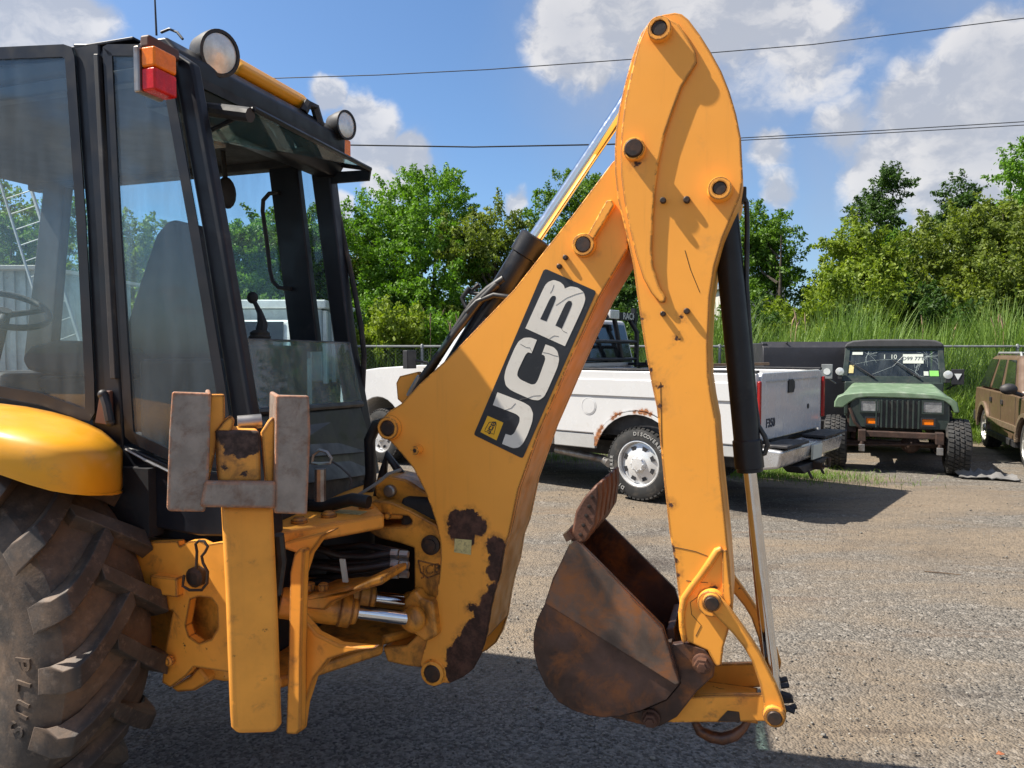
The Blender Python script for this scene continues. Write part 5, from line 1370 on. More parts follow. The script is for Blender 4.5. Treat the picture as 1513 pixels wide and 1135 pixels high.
# ================================================================== vehicles
def arc(cx, cz, r, a0, a1, n=10):
    return [(cx + math.cos(R(a0 + (a1 - a0) * i / n)) * r, cz + math.sin(R(a0 + (a1 - a0) * i / n)) * r) for i in range(n + 1)]
def on_face(q, u0, u1, v0, v1, out, th=.006, mb=None):
    """slab lying on a quad face q (bl, br, tr, tl), pushed out by 'out'"""
    q = [Vector(p) for p in q]
    n = (q[1] - q[0]).cross(q[3] - q[0]).normalized()
    f = lambda u, v: (q[0].lerp(q[1], u)).lerp(q[3].lerp(q[2], u), v) + n * out
    mb = mb or MB()
    return mb.slab([f(u0, v0), f(u1, v0), f(u1, v1), f(u0, v1)], n * th)
def road_wheel(root, x, y, r, w, rim_r, rim_mat, sgn=-1, holes=8, letters_=None, rim_col=None, blocks=44):
    """wheel whose outer face looks along sgn*y; centre at height r"""
    c = Vector((x, y, r)); ax = (0, sgn, 0)
    hub = MB().lathe([(rim_r * .98, -w * .8), (rim_r * .98, -.05), (rim_r * .92, -.05), (rim_r * .82, -.045), (rim_r * .62, -.02), (rim_r * .36, -.015), (rim_r * .34, .012), (rim_r * .26, .03), (.001, .032)], c, ax, 32)
    o = hub.build('wheel', rim_mat, root, smooth=35)
    MB().lathe([(rim_r * 1.06, -.012), (rim_r * 1.06, .0), (rim_r * .99, .004), (rim_r * .93, -.02), (rim_r * .93, -.045)], c, ax, 32, close=True).build('rim_edge', rim_mat, o, smooth=35)
    t = MB().lathe([(rim_r, -w), (r * .80, -w - .005), (r * .93, -w + .01), (r * .985, -w + .04), (r * .985, -.045), (r * .93, -.008), (r * .80, .012), (rim_r * 1.05, .006), (rim_r, -.01)], c, ax, 44, close=True)
    for k in range(blocks):
        for (a0, a1, off) in ((-.05, -.005, 0), (-w * .62, -w * .38, .5), (-w + .045, -w + .005, 0), ):
            a = 2 * math.pi * (k + off) / blocks; da = 2 * math.pi / blocks * .33
            pts = []
            for rr in (r * .965, r * 1.005):
                for (da_, yy) in ((-da, a0), (da, a0), (da, a1), (-da, a1)):
                    rq = rr * (.965 if (abs(yy + .005) < .002 or abs(yy + w - .005) < .002) else 1)
                    pts.append((c.x + math.cos(a + da_) * rq, c.y + sgn * yy, c.z + math.sin(a + da_) * rq))
            t.hexa(pts)
    t.build('tyre', m_tyre, o, smooth=35)
    if holes:
        hm = MB()
        for k in range(holes):
            a = 2 * math.pi * (k + .5) / holes; er = Vector((math.cos(a), 0, math.sin(a))); et = Vector((-math.sin(a), 0, math.cos(a)))
            b = c + er * rim_r * .70 + Vector((0, sgn * -.026, 0))
            s_ = rim_r * .115
            hm.slab([b - et * s_ * 1.1 + er * s_ * .8, b + et * s_ * 1.1 + er * s_ * .8, b + et * s_ * .8 - er * s_ * .8, b - et * s_ * .8 - er * s_ * .8], (0, sgn * .006, 0))
        hm.build('wheel_hole', m_plastic, o, smooth=None, kind='stuff')
        nb = MB()
        for k in range(8):
            a = 2 * math.pi * k / 8; b = c + Vector((math.cos(a), 0, math.sin(a))) * rim_r * .30
            nb.lathe([(rim_r * .045, 0), (rim_r * .045, .03), (.002, .034)], b, ax, 6)
        nb.build('lug_nut', m_wheel, o, kind='stuff')
    if letters_:
        word, a_mid, step, size = letters_
        for rot in (0, 140):
            lm = MB()
            for k, ch in enumerate(word):
                phi = R(a_mid + rot) - (k - len(word) / 2) * R(step)
                er = Vector((math.cos(phi), 0, math.sin(phi)))
                et = Vector((math.sin(phi), 0, -math.cos(phi))) if sgn < 0 else Vector((-math.sin(phi), 0, math.cos(phi)))
                put_text(lm, ch, c + er * r * .81 + Vector((0, sgn * .014, 0)), et, er, size, .004, .015)
            lm.build('tyre_lettering', m_tyretext, o, smooth=None, kind='stuff')
    return o

# ---- white pickup truck, tail towards us on the right
T = Frame(-2.063, 11.273, -39.97)
tk = thing('pickup_truck', 'white crew cab pickup truck with rusty wheel arch and black cab rack', 'pickup truck', (T.o.x, T.o.y, 0), T.yaw)
W = 2.10
m_truckwhite = M('truck_white', (.57, .57, .57), .24, var=.02, vscale=2, dirt=(.42, .37, .30), dirt_amt=.02, dscale=2.2, coat=.5,
    spots=[((4.56 + math.cos(R(a)) * q, -.01, .44 + math.sin(R(a)) * q), r) for (a, q, r) in ((163, .585, .05), (157, .60, .045), (151, .595, .04), (146, .605, .035), (141, .61, .03), (122, .60, .025), (117, .61, .032), (112, .60, .025), (92, .595, .022), (85, .60, .035), (79, .605, .035), (73, .60, .025), (168, .60, .04), (40, .6, .05), (30, .6, .05))], chip_col=(.15, .060, .022))
front = [(-.95, .66), (-.97, .95), (-.94, 1.18), (-.84, 1.33), (-.5, 1.42), (.0, 1.475), (.95, 1.53), (3.33, 1.505), (3.33, .74)]
body = MB().prism(front + [(.60, .74)] + arc(0, .46, .56, 30, 180, 12)[0:] + [(-.60, .66)], 0, W)
body.build('front_body', m_truckwhite, tk, bevel=.05, seg=3, smooth=40)
MB().prism([(3.33, .56), (3.33, .735), (.53, .735), (.50, .56)], .012, W - .012).build('rocker_panel', m_truckgrey, tk, bevel=.02)
ra = arc(4.56, .44, .60, 16, 164, 14)
side = [(3.37, .74), (3.37, 1.50), (5.95, 1.50), (5.95, .74)] + [(5.16, .74)] + ra + [(3.96, .74)]
for (y0, y1) in ((0, .075), (W - .075, W)):
    MB().prism(side, y0, y1).build('bed_side', m_truckwhite, tk, bevel=.02, seg=3, smooth=40)
    for q_ in ([(3.37, .56), (3.37, .735), (3.97, .735), (3.98, .56)], [(5.14, .735), (5.95, .735), (5.92, .62), (5.16, .60)]):
        MB().prism(q_, y0 + .012, y1 - .004).build('lower_trim', m_truckgrey, tk, bevel=.012)
    MB().box(3.37, 5.95, y0 + .004, y1 + .0, 1.502, 1.528).build('bed_rail_cap', m_plastic, tk, bevel=.006)
for (x0, x1) in ((3.38, 5.94), (.98, 3.32)): MB().prism([(x0, 1.20), (x1, 1.20), (x1, 1.40), (x0, 1.40)], -.016, .004).build('side_crease', m_truckwhite, tk, bevel=.014, seg=3)
MB().prism(ra + arc(4.56, .44, .565, 164, 16, 14), -.022, .0).build('wheel_arch_lip', m_truckwhite, tk, smooth=40)
MB().box(3.37, 5.9, .08, W - .08, .74, .80).box(3.37, 3.43, .08, W - .08, .8, 1.49).build('bed_floor', m_plastic, tk)
for y0 in (.08, W - .36): MB().box(3.97, 5.15, y0, y0 + .28, .75, 1.02).build('wheel_well', m_plastic, tk)
tg = MB().prism([(.10, .79), (W - .10, .79), (W - .09, 1.45), (W - .13, 1.505), (.13, 1.505), (.09, 1.45)], 5.90, 5.965, axis='x').build('tailgate', m_truckwhite, tk, bevel=.018, seg=3)
MB().box(5.966, 5.974, .22, W - .22, 1.40, 1.415).build('tailgate_crease', m_truckgrey, tg)
tv = T.on_u(1169, 570, 5.97)
MB().prism([(tv[0] - .10, tv[1] - .075), (tv[0] + .06, tv[1] - .075), (tv[0] + .10, tv[1] - .02), (tv[0] + .09, tv[1] + .05), (tv[0] + .03, tv[1] + .075), (tv[0] - .10, tv[1] + .075)], 5.966, 5.982, axis='x').build('tailgate_handle', m_plastic, tg, bevel=.006)
bt = MB(); bv = T.on_u(1135, 626, 5.968); put_text(bt, 'F350', (5.968, max(bv[0], .35), bv[1]), (0, 1, 0), (0, 0, 1), .13, .006, .02)
bt.build('badge', m_ink, tg, smooth=None)
lk_ = T.on_u(1194, 600, 5.968); MB().lathe([(.03, 0), (.03, .006), (.001, .007)], (5.966, min(lk_[0], W - .2), lk_[1]), (1, 0, 0), 14).build('tailgate_lock', m_plastic, tg)
for y0, y1 in ((.0, .045), (W - .05, W)):
    MB().prism([(y0, .92), (y1, .92), (y1, 1.42), (y0, 1.42)], 5.953, 5.99, axis='x').build('tail_lamp', M('tail_lamp_red', (.30, .012, .012), .2, var=.1), tk, bevel=.012)
# rear bumper: silver bar with black step pads, plate and hitch
MB().prism([(5.97, .50), (6.18, .54), (6.22, .72), (5.97, .74)], .02, W - .02).build('rear_bumper', M('bumper_silver', (.55, .55, .56), .28, .7, var=.06, dirt=(.3, .26, .2), dirt_amt=.2), tk, bevel=.03, seg=3)
for y0, y1 in ((.05, .70), (W - .85, W - .02)): MB().box(5.99, 6.26, y0, y1, .742, .775).build('step_pad', m_plastic, tk, bevel=.012)
MB().prism([(.75, .40), (W - .75, .40), (W - .55, .50), (.55, .50)], 6.0, 6.20, axis='x').build('hitch_step', m_plastic, tk, bevel=.012)
lpv = T.on_u(1171, 663, 6.23)
pl_ = MB().hexa([(6.215, .90, .54), (6.235, .90, .54), (6.235, 1.20, .54), (6.215, 1.20, .54), (6.215, .90, .70), (6.245, .90, .70), (6.245, 1.20, .70), (6.215, 1.20, .70)]).build('number_plate', m_plate, tk)
MB().box(5.6, 6.3, W / 2 - .04, W / 2 + .04, .42, .50).tube([(6.3, W / 2, .46), (6.36, W / 2, .46), (6.36, W / 2, .56)], .02, 8).build('tow_hitch', m_bolt, tk)
for yy in (W / 2 - .2, W / 2 + .2):
    MB().tube([(6.2, yy, .42), (6.24, yy - .03, .36), (6.24, yy + .03, .34), (6.2, yy + .04, .41)], .010, 6).build('chain_loop', m_bolt, tk)
MB().box(-.8, 5.8, .55, .75, .42, .60).box(-.8, 5.8, W - .75, W - .55, .42, .60).box(4.48, 4.64, .1, W - .1, .34, .50).box(-.08, .08, .1, W - .1, .34, .50).box(1.0, 3.0, .7, W - .7, .34, .6).build('chassis', m_plastic, tk)
MB().tube([(3.2, .30, .45), (4.0, .16, .42), (4.18, .02, .40)], .05, 12).build('exhaust_pipe', m_steel, tk)
# cab greenhouse
gb0 = [(1.00, .03, 1.505), (3.33, .03, 1.505), (3.33, W - .03, 1.505), (1.00, W - .03, 1.505)]
gt0 = [(1.80, .16, 2.17), (3.20, .16, 2.17), (3.20, W - .13, 2.17), (1.80, W - .13, 2.17)]
MB().hexa(gb0 + gt0).build('cab', m_truckwhite, tk, bevel=.05, seg=3, smooth=40)
qs = [gb0[0], gb0[1], gt0[1], gt0[0]]
on_face(qs, .24, .57, .12, .86, .004).build('side_window', m_darkglass, tk); on_face(qs, .60, .93, .12, .86, .004).build('side_window', m_darkglass, tk)
qr = [gb0[1], gb0[2], gt0[2], gt0[1]]
rw_ = on_face(qr, .04, .96, .10, .90, .004).build('rear_window', m_darkglass, tk)
on_face([gb0[2], gb0[3], gt0[3], gt0[2]], .07, .92, .12, .86, .004).build('side_window', m_darkglass, tk)
on_face([gb0[3], gb0[0], gt0[0], gt0[3]], .05, .95, .08, .92, .004).build('windscreen', m_darkglass, tk)
for yy, sg in ((-.02, -1), (W + .02, 1)):
    MB().tube([(1.10, yy - sg * .04, 1.56), (.97, yy + sg * .14, 1.60)], .022, 6).box(.90, 1.00, *sorted((yy + sg * .10, yy + sg * .28)), 1.48, 1.74).build('door_mirror', m_plastic, tk, bevel=.03, seg=3)
dl_ = MB()
for xx in (1.02, 2.20, 3.20): dl_.box(xx, xx + .012, -.004, -.0005, .78, 1.49)
dl_.build('door_gap', m_plastic, tk, smooth=None)
for xx in (1.95, 3.0): MB().box(xx, xx + .18, -.028, -.002, 1.30, 1.345).build('door_handle', m_plastic, tk, bevel=.01)
ff = T.on_v(872, 600, 0)
MB().lathe([(.105, 0), (.105, .004), (.098, .005), (.098, .002), (.090, .002), (.088, .006), (.001, .007)], (ff[0] - .02, -.0005, ff[1]), (0, -1, 0), 28).build('fuel_door', m_truckwhite, tk)
d4 = MB(); q4 = T.on_v(1068, 578, 0); put_text(d4, '4x4', (q4[0], -.003, q4[1]), (1, 0, 0), (0, 0, 1), .26, .002, -.0); d4.build('side_decal', m_truckgrey, tk, smooth=None)
# black headache rack with its lettering
rk = MB()
for yy in (.24, W - .24): rk.tube([(3.46, yy, 1.50), (3.46, yy, 2.00), (3.40, yy + (.12 if yy < 1 else -.12), 2.20)], .035, 8)
rk.tube([(3.40, .36, 2.20), (3.40, W - .36, 2.20)], .04, 8).tube([(3.46, .24, 1.86), (3.46, W - .24, 1.86)], .026, 8).tube([(3.46, .24, 1.62), (3.46, W - .24, 1.62)], .022, 8)
for yy in (.62, W - .62): rk.tube([(3.45, yy, 1.62), (3.41, yy + (.15 if yy < 1 else -.15), 2.2)], .035, 8)
rk.box(3.38, 3.52, .10, .34, 1.53, 1.57).box(3.38, 3.52, W - .34, W - .10, 1.53, 1.57)
rk.box(3.52, 4.1, W - .1, W - .02, 1.53, 1.60).box(3.40, 3.46, W - .30, W - .24, 2.1, 2.34)
rack = rk.build('cab_rack', m_dark, tk, smooth=50)
MB().box(3.435, 3.45, .62, 1.10, 2.16, 2.27).build('rack_panel', m_dark, rack)
MB().box(3.435, 3.45, 1.43, 1.91, 2.16, 2.27).build('rack_panel', m_dark, rack)
rt = MB()
put_text(rt, 'BACK', (3.451, .86, 2.215), (0, 1, 0), (0, 0, 1), .13, .003, .015); put_text(rt, 'RACK', (3.451, 1.67, 2.215), (0, 1, 0), (0, 0, 1), .13, .003, .015)
rt.build('rack_lettering', m_plate, rack, smooth=None)
MB().box(3.36, 3.47, 1.15, 1.38, 2.17, 2.29).build('rack_lamp', m_clear_lens, rack, bevel=.01)
# grille end
MB().box(-1.0, -.955, .25, W - .25, .86, 1.20).build('grille', m_plastic, tk, bevel=.01)
MB().box(-1.12, -.90, -.02, W + .02, .52, .80).build('front_bumper', m_steel, tk, bevel=.03)
for y0 in (.02, W - .27): MB().box(-.99, -.93, y0, y0 + .25, .92, 1.18).build('headlight', m_headlight, tk, bevel=.02)
road_wheel(tk, 0, .03, .42, .27, .255, m_wheel, -1)
road_wheel(tk, 4.56, .03, .43, .27, .262, m_wheel, -1, letters_=('DISCOVERER', 60, 7.2, .060))
road_wheel(tk, 0, W - .03, .42, .27, .255, m_wheel, 1)
road_wheel(tk, 4.56, W - .03, .43, .27, .262, m_wheel, 1)
bdp = MB().box(-.9, .55, -.10, .10, 0, .03)
brd = bdp.build('plank', m_wood, smooth=None)
tq = T.o + T.u * 4.98 + T.v * 1.35
brd.location = (tq.x, tq.y, 1.545); brd.rotation_euler = (0, R(-1.5), T.yaw + R(24))
tag(brd, 'brown weathered board lying across the pickup bed above the tailgate', 'board')

# ---- dark green off-road car facing us
J = Frame(4.81, 10.745, -25.6)
jp = thing('off_road_car', 'stripped dark green off-road car with faded green hood and cracked windscreen', 'off-road car', (J.o.x, J.o.y, 0), J.yaw)
hood_o = [(-.06, .90), (-.055, .99), (-.02, 1.06), (.08, 1.105), (.30, 1.135), (.80, 1.15), (1.22, 1.13), (1.42, 1.085), (1.50, 1.02), (1.53, .88), (1.47, .87), (1.42, .97), (1.34, 1.03), (1.22, 1.055), (.40, 1.065), (.24, 1.04), (.15, .98), (.06, .90)]
MB().hexa([(-.02, 0, 1.03), (1.48, 0, 1.03), (1.40, 1.32, 1.10), (.08, 1.32, 1.10), (.10, 0, 1.10), (1.36, 0, 1.10), (1.30, 1.32, 1.225), (.18, 1.32, 1.225)]).build('hood', m_green, jp, bevel=.05, seg=3, smooth=50)
MB().prism([(a, b) for a, b in hood_o], -.03, .36).build('hood_front', m_green, jp, bevel=.02, seg=3, smooth=50)
gr = MB().prism([(.15, .62), (1.42, .62), (1.42, 1.0), (1.34, 1.06), (.25, 1.065), (.15, 1.0)], -.005, .10).build('grille_panel', m_jeepdark, jp, bevel=.02, seg=3)
for k in range(8): MB().box(.515 + k * .067, .555 + k * .067, -.012, -.0055, .64, 1.02).build('grille_slot', m_hose, gr, smooth=None)
for k in range(9): MB().box(.488 + k * .067, .513 + k * .067, -.035, -.006, .63, 1.03).build('grille_bar', m_jeepdark, gr, bevel=.006)
for (a, b, c_, d_, mm, nm) in ((1285, 600, .115, .075, m_headlight, 'headlight'), (1378, 602, .115, .075, m_headlight, 'headlight'), (1288, 622, .072, .042, m_orange_lens, 'turn_signal'), (1371, 624, .072, .042, m_orange_lens, 'turn_signal')):
    q = J.on_v(a, b, -.01)
    MB().ring([(q[0] - c_ - .02, q[1] - d_ - .02), (q[0] + c_ + .02, q[1] - d_ - .02), (q[0] + c_ + .02, q[1] + d_ + .02), (q[0] - c_ - .02, q[1] + d_ + .02)], [(q[0] - c_, q[1] - d_), (q[0] + c_, q[1] - d_), (q[0] + c_, q[1] + d_), (q[0] - c_, q[1] + d_)], -.03, -.006).build('lamp_bezel', m_jeepdark if nm == 'headlight' else m_plastic, gr)
    MB().prism([(q[0] - c_, q[1] - d_), (q[0] + c_, q[1] - d_), (q[0] + c_, q[1] + d_), (q[0] - c_, q[1] + d_)], -.018, -.006).build(nm, mm, gr, bevel=.006)
# cowl, tub, windscreen frame
MB().box(.05, 1.45, 1.30, 1.50, .70, 1.24).build('cowl', m_jeepdark, jp, bevel=.02)
MB().box(.05, 1.45, 1.50, 3.45, .58, 1.20).build('tub', m_jeepdark, jp, bevel=.02)
wsq = [(.0, 1.42, 1.235), (1.50, 1.42, 1.235), (1.45, 1.60, 1.80), (.05, 1.60, 1.80)]
n_ws = (Vector(wsq[1]) - Vector(wsq[0])).cross(Vector(wsq[3]) - Vector(wsq[0])).normalized()
fq_ = lambda u, v, out=0: (Vector(wsq[0]).lerp(Vector(wsq[1]), u)).lerp(Vector(wsq[3]).lerp(Vector(wsq[2]), u), v) + n_ws * out
wf = MB()
for (u0, u1, v0, v1) in ((0, .055, 0, 1), (.945, 1, 0, 1), (.055, .945, .90, 1), (.055, .945, 0, .17)):
    wf.slab([fq_(u0, v0), fq_(u1, v0), fq_(u1, v1), fq_(u0, v1)], n_ws * -.05)
wf.build('windscreen_frame', m_jeepdark, jp, bevel=.008)
ws = MB().slab([fq_(.05, .16, -.02), fq_(.95, .16, -.02), fq_(.95, .91, -.02), fq_(.05, .91, -.02)], n_ws * -.006).build('windscreen', glass_mat('car_glass', (.60, .66, .66), .05), jp, smooth=None)
ckm = MB(); rs = random.Random(3)
for (cu, cv, nr, ln) in ((.24, .80, 12, .16), (.84, .74, 16, .30), (.72, .30, 8, .25)):
    for k in range(nr):
        a = rs.random() * 6.283; l = ln * rs.uniform(.3, 1)
        p = [(cu, cv)]
        for j in range(3):
            a += rs.uniform(-.3, .3); p.append((min(.94, max(.06, p[-1][0] + math.cos(a) * l / 3)), min(.90, max(.18, p[-1][1] + math.sin(a) * l / 3 * 2.2))))
        ckm.tube([fq_(a_, b_, -.017) for a_, b_ in p], .0013, 4)
for line in ([(.10, .50), (.30, .62), (.55, .66), (.80, .58)], [(.30, .22), (.50, .45), (.62, .80)]): ckm.tube([fq_(a_, b_, -.017) for a_, b_ in line], .0014, 4)
ckm.build('glass_crack', m_crack, ws, smooth=None, kind='stuff')
def sticker(u0, u1, v0, v1, mat, nm): return MB().slab([fq_(u0, v0, -.016), fq_(u1, v0, -.016), fq_(u1, v1, -.016), fq_(u0, v1, -.016)], n_ws * .003).build(nm, mat, ws, smooth=None)
pln = sticker(.60, .80, .54, .80, m_plate, 'windscreen_plate')
ptx = MB(); put_text(ptx, 'D99 77T', fq_(.70, .67, -.012), (Vector(wsq[1]) - Vector(wsq[0])), (Vector(wsq[3]) - Vector(wsq[0])), .085, .002, .01); ptx.build('plate_lettering', m_ink, pln, smooth=None)
sticker(.85, .935, .19, .34, m_sticker_green, 'green_sticker'); sticker(.795, .84, .20, .32, m_plate, 'round_sticker'); sticker(.06, .11, .25, .48, m_lab, 'paper_sticker'); sticker(.08, .19, .78, .86, m_plate, 'paper_sticker')
nb_ = MB(); put_text(nb_, '1  10', fq_(.47, .72, -.014), (1, 0, 0), (0, .2, 1), .10, .002, .01); nb_.build('glass_lettering', m_plate, ws, smooth=None)
MB().tube([fq_(.04, 1.0), fq_(.96, 1.0)], .02, 8).build('screen_top_bar', m_softtop, jp)
# soft top over a dark interior
top_o = [(.03, 1.79), (.06, 1.86), (.16, 1.905), (.45, 1.925), (1.05, 1.925), (1.34, 1.905), (1.44, 1.86), (1.47, 1.79)]
st_ = MB().prism(top_o, 1.56, 3.40).build('soft_top', m_softtop, jp, bevel=.03, seg=3, smooth=60)
for xx in ((.03, .06), (1.44, 1.47)):
    MB().box(*xx, 1.62, 1.70, 1.2, 1.79).box(*xx, 2.55, 2.62, 1.2, 1.79).box(*xx, 2.62, 3.40, 1.2, 1.79).build('top_side', m_softtop, jp)
MB().box(.1, 1.4, 3.36, 3.40, 1.2, 1.8).build('top_rear', m_softtop, jp)
for xx in (.18, .86):
    MB().box(xx, xx + .46, 2.05, 2.20, .9, 1.58).build('seat', m_interior, jp, bevel=.05)
MB().box(.1, 1.4, 1.50, 1.62, 1.0, 1.27).build('dashboard', m_interior, jp)
for u0, u1 in ((.04, .33), (.50, .76)):
    a = fq_(u0, .60, .02) if u0 < .3 else fq_(u0 + .0, .62, .02); b = fq_(u1, .10, .03)
    MB().tube([b, b.lerp(a, .5) + n_ws * .01, a], [.014, .010, .006], 6).build('wiper', m_plastic, jp)
# mirrors and round fog lamps on the screen posts
for (a, b, sg) in ((1222, 549, -1), (1415, 557, 1)):
    q = J.on_v(a, b, 1.40)
    mo = MB().box(q[0] - .085, q[0] + .085, 1.36, 1.42, q[1] - .12, q[1] + .12).tube([(q[0], 1.42, q[1] - .1), (q[0] - sg * .14, 1.48, q[1] - .2)], .014, 6).build('door_mirror', m_plastic if sg > 0 else m_galv, jp, bevel=.025, seg=3)
    MB().prism([(q[0] - .05, q[1] + .05), (q[0] + .05, q[1] + .05), (q[0], q[1] - .05)] if sg > 0 else arc(q[0], q[1], .055, 0, 330, 10), 1.352, 1.359).build('mirror_emblem', m_paletruck, mo, smooth=None)
for (a, b) in ((1241, 549), (1401, 554)):
    q = J.on_v(a, b, 1.36)
    MB().lathe([(.045, -.06), (.062, -.02), (.065, .0), (.060, .008), (.001, .018)], (q[0], 1.36, q[1]), (0, -1, 0), 20).build('spot_lamp', m_clear_lens, jp)
    MB().box(q[0] - .03, q[0] + .03, 1.36, 1.44, q[1] - .12, q[1] - .06).build('lamp_bracket', m_plastic, jp)
# chassis, bumper bar, axle, springs
MB().box(.30, 1.28, -.12, -.02, .50, .585).build('bumper_bar', m_rustchassis, jp, bevel=.012)
for xx in (.27, 1.24):
    MB().box(xx, xx + .10, -.20, 3.3, .44, .60).build('frame_rail', m_rustchassis, jp, bevel=.008)
    MB().tube([(xx + .05, -.18, .44), (xx + .05, -.20, .33), (xx + .05, -.08, .30), (xx + .05, .4, .28), (xx + .05, .9, .40)], .028, 8).build('leaf_spring', m_rustchassis, jp)
    MB().box(xx + .01, xx + .09, -.235, -.195, .30, .40).build('spring_shackle', m_steel, jp, bevel=.006)
MB().tube([(.0, .16, .39), (1.5, .16, .39)], .045, 10).ball((.95, .16, .39), .13).build('front_axle', m_rustchassis, jp)
MB().tube([(.1, -.02, .36), (1.35, -.02, .43)], .018, 8).build('steering_rod', m_rustchassis, jp)
MB().tube([(.20, .1, .45), (.30, .12, .95)], .035, 8).build('shock_absorber', m_rustchassis, jp)
MB().tube([(1.34, .1, .45), (1.24, .12, .95)], .035, 8).build('shock_absorber', m_rustchassis, jp)
MB().box(.12, .24, .02, .5, .55, .95).tube([(.15, .0, .9), (.22, -.05, .7), (.35, .0, .55)], .022, 6).build('inner_wing', m_rustchassis, jp)
MB().box(.45, 1.1, .25, 1.2, .5, 1.0).build('engine', m_plastic, jp, bevel=.03)
for xx, sg in ((.125, -1), (1.385, 1)):
    for yy in (.16, 2.55):
        x_out = -.18 if sg < 0 else 1.67
        # tyre standing across the axle
        r_, w_ = .39, .29
        xo = -.18 if sg < 0 else 1.38
        tt = MB().lathe([(.22, .0), (.30, -.012), (.355, .01), (.378, .04), (.378, .25), (.355, .28), (.30, .302), (.22, .29)], (xo, yy, r_), (1, 0, 0), 36, close=True)
        for k in range(36):
            for (a0, a1, off) in ((.012, .075, 0), (.095, .135, .5), (.155, .195, 0), (.215, .278, .5)):
                a = 2 * math.pi * (k + off) / 36; da = 2 * math.pi / 36 * .36
                pts = []
                for rr in (.365, .394):
                    for (d_, xx_) in ((-da, a0), (da, a0), (da + .04, a1), (-da + .04, a1)):
                        rq = rr * (.97 if xx_ in (.012, .278) else 1)
                        pts.append((xo + xx_, yy + math.cos(a + d_) * rq, r_ + math.sin(a + d_) * rq))
                tt.hexa(pts)
        wl_ = MB().lathe([(.20, 0), (.20, .26), (.06, .28), (.06, 0)], (xo + .015, yy, r_), (1, 0, 0), 20).build('wheel', m_rustchassis, jp)
        tt.build('tyre', m_tyre, wl_, smooth=35)
# torn grey cloth by the right front tyre
cp = ground_pt(1455, 705)
cl = MB(); nn = 14; vs = []
for j in range(nn):
    for i in range(nn):
        u, v = i / (nn - 1) - .5, j / (nn - 1) - .5
        rr = 1 - .25 * mnoise.noise(Vector((u * 3, v * 3, 7)))
        x_, y_ = u * .75 * rr, v * .5 * rr
        fold = abs(mnoise.noise(Vector((u * 5.5 + 9, v * 2.5, 2)))) * .30
        peak = .28 * math.exp(-((u + .36) ** 2 + (v + .1) ** 2) / .012)
        vs.append((x_, y_, .012 + max(0, fold * (1 - 1.5 * max(abs(u), abs(v)))) + peak))
cl.slab  # sheet with a little thickness
lo = [(a, b, c - .010) for a, b, c in vs]
fs = [(j * nn + i, j * nn + i + 1, (j + 1) * nn + i + 1, (j + 1) * nn + i) for j in range(nn - 1) for i in range(nn - 1)]
cl.add(vs, fs); cl.add(lo, [q[::-1] for q in fs])
clo = cl.build('floor_mat', m_cloth, smooth=80); clo.location = (cp.x, cp.y, 0); clo.rotation_euler = (0, 0, R(-20))
tag(clo, 'crumpled grey cloth on the gravel beside the right front tyre of the off-road car', 'cloth')

# ---- bronze car at the right edge, front towards us
S = Frame(7.44, 10.56, 67.3)
su = thing('suv', 'bronze brown sport utility car cut off by the right edge of the picture', 'car', (S.o.x, S.o.y, 0), S.yaw)
SW = 1.74
low = [(-.85, .42), (-.88, .70), (-.78, .93), (-.2, 1.0), (.55, 1.05), (3.60, 1.06), (3.66, .95), (3.70, .60), (3.66, .40)]
MB().prism(low + [(3.32, .40)] + arc(2.88, .36, .42, 5, 175, 12) + [(2.44, .36), (.44, .36)] + arc(0, .36, .42, 5, 175, 12) + [(-.46, .40)], -SW, 0).build('body', m_suv, su, bevel=.075, seg=4, smooth=40)
gb1 = [(.55, -SW + .03, 1.055), (3.60, -SW + .03, 1.055), (3.60, -.03, 1.055), (.55, -.03, 1.055)]
gt1 = [(1.25, -SW + .18, 1.66), (3.20, -SW + .18, 1.66), (3.20, -.18, 1.66), (1.25, -.18, 1.66)]
MB().hexa(gb1 + gt1).build('cab', m_suv, su, bevel=.09, seg=4, smooth=40)
qv = [gb1[2], gb1[3], gt1[3], gt1[2]]
for (u0, u1, w0, w1) in ((.05, .31, 0, 0), (.38, .60, 0, 0), (.68, .92, 0, 0)):
    q_ = [Vector(p) for p in qv]
    wn = on_face(qv, u0, u1, .06, .88, .004).build('side_window', m_darkglass, su)
on_face([gb1[1], gb1[2], gt1[2], gt1[1]], .08, .92, .08, .88, .004).build('rear_window', m_darkglass, su)
on_face([gb1[3], gb1[0], gt1[0], gt1[3]], .06, .94, .06, .92, .004).build('windscreen', m_darkglass, su)
MB().tube([(1.5, -.26, 1.64), (1.55, -.26, 1.70), (3.1, -.26, 1.70), (3.2, -.26, 1.64)], .022, 8).tube([(1.5, -SW + .26, 1.64), (1.55, -SW + .26, 1.70), (3.1, -SW + .26, 1.70), (3.2, -SW + .26, 1.64)], .022, 8).tube([(2.95, -.26, 1.70), (2.95, -SW + .26, 1.70)], .018, 8).build('roof_rack', m_galv, su)
for x0 in (0, 2.88): MB().prism(arc(x0, .36, .47, 0, 180, 12) + arc(x0, .36, .41, 180, 0, 12), .0, .035).build('wheel_arch_trim', m_suvtrim, su, smooth=40)
MB().box(.46, 2.42, .0, .028, .50, .60).build('side_moulding', m_suvtrim, su, bevel=.01)
MB().box(.45, 2.43, -.06, .03, .27, .37).build('running_board', m_plastic, su, bevel=.01)
for xx in (1.40, 2.22): MB().box(xx, xx + .12, .0, .022, .86, .94).build('door_handle', m_plastic, su, bevel=.008)
gp_ = MB()
for xx in (.60, 1.55, 2.38): gp_.box(xx, xx + .010, -.0005, .003, .45, 1.03)
gp_.build('door_gap', m_plastic, su, smooth=None)
qm = S.on_v(1488, 575, .18)
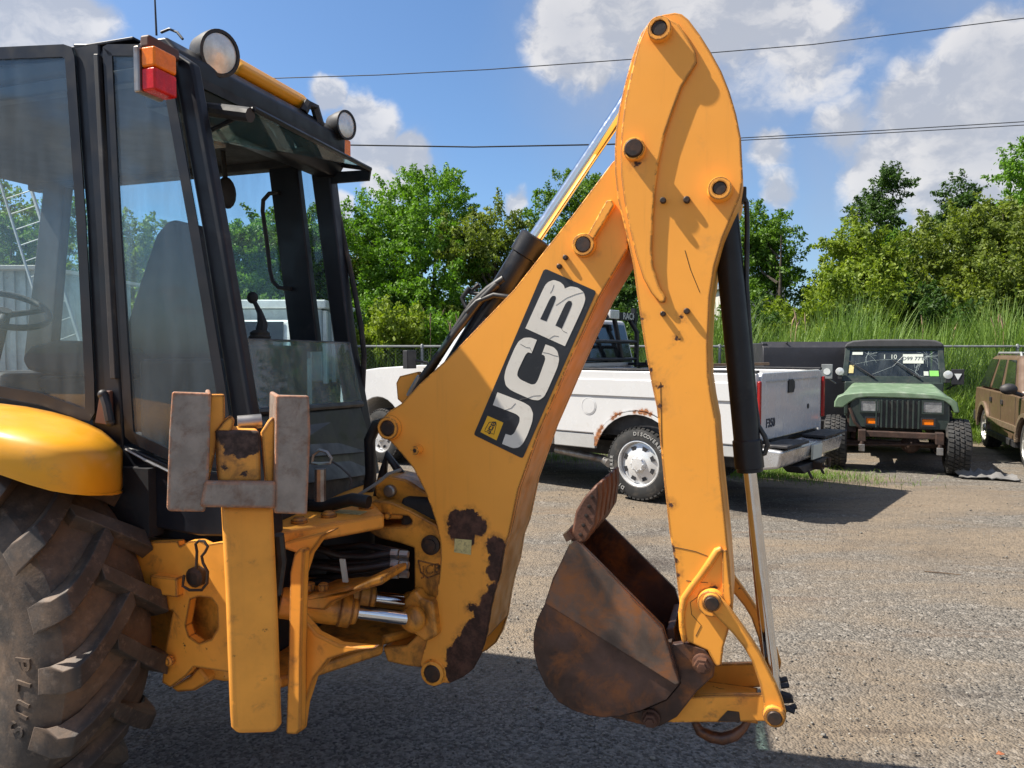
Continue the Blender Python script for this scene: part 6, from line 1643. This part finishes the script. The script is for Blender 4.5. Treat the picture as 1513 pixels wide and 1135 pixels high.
MB().ball((qm[0], .16, qm[1]), .13, 14, (.55, .9, .65)).tube([(qm[0], .12, qm[1] - .04), (qm[0] + .02, -.02, qm[1] - .09)], .03, 8).build('door_mirror', m_plastic, su, smooth=60)
MB().box(3.62, 3.80, -SW + .02, .01, .42, .62).build('rear_bumper', m_plastic, su, bevel=.03)
m_palewheel = M('pale_wheel', (.60, .59, .54), .3, .6, var=.06)
for (xx, yy, sg) in ((0, -.02, 1), (2.88, -.02, 1), (0, -SW + .02, -1), (2.88, -SW + .02, -1)):
    road_wheel(su, xx, yy, .36, .23, .235, m_palewheel, sg, holes=5)

# ---- charcoal truck bed by the fence
d = 12.7
bx, by = at(1127, d)
tb = thing('truck_bed', 'charcoal open-topped truck bed standing between the white tailgate and the off-road car', 'truck bed', (bx, by, 0), R(-6))
ZT = hgt(505, d)
MB().prism([(.0, .50), (.0, ZT - .26), (.04, ZT - .10), (.16, ZT - .0), (.22, ZT - .0), (.10, ZT - .14), (.07, ZT - .3), (.07, .50)], 0, 1.9, axis='x').build('tailgate_panel', m_charcoal, tb, bevel=.02, seg=3)
MB().box(0, .09, .075, 2.4, .5, ZT - .02).build('side_panel', m_charcoal, tb, bevel=.02, seg=3)
MB().box(1.81, 1.90, .075, 2.4, .5, ZT - .02).build('side_panel', m_charcoal, tb, bevel=.02, seg=3)
MB().box(.09, 1.81, .075, 2.4, .5, .62).box(.09, 1.81, 2.33, 2.4, .62, ZT - .02).build('bed_floor', m_charcoal, tb)
MB().tube([(.2, .25, ZT - .03), (1.75, .25, ZT - .03)], .018, 8).tube([(.42, .25, ZT - .03), (.42, .05, ZT - .02)], .014, 6).build('bed_rail', m_plastic, tb)
MB().box(-.03, 1.93, -.12, .02, .40, .55).build('rear_bumper', m_plastic, tb, bevel=.02)
for xx in (.02, 1.62):
    MB().lathe([(.20, 0), (.36, .01), (.39, .05), (.39, .20), (.36, .25), (.20, .26)], (xx, 1.2, .39), (1, 0, 0), 28).build('wheel', m_tyre, tb)

# ---- small litter on the lot
tw = ground_pt(1392, 849)
o = MB().tube([(-.11, .05, .010), (.0, .0, .014), (.12, -.04, .010)], [.004, .005, .003], 5).build('twig', m_wood); o.location = tw
tag(o, 'thin dry twig lying alone on the gravel right of the machine', 'twig')
lf_ = ground_pt(1478, 1116)
o = MB().slab([(-.02, 0, .004), (0, -.012, .007), (.02, 0, .004), (0, .014, .012)], (0, 0, .0015)).build('dry_leaf', M('dry_leaf', (.30, .10, .04), .8, var=.2), smooth=None); o.location = lf_
tag(o, 'small red brown dry leaf on the gravel at the bottom right', 'leaf')
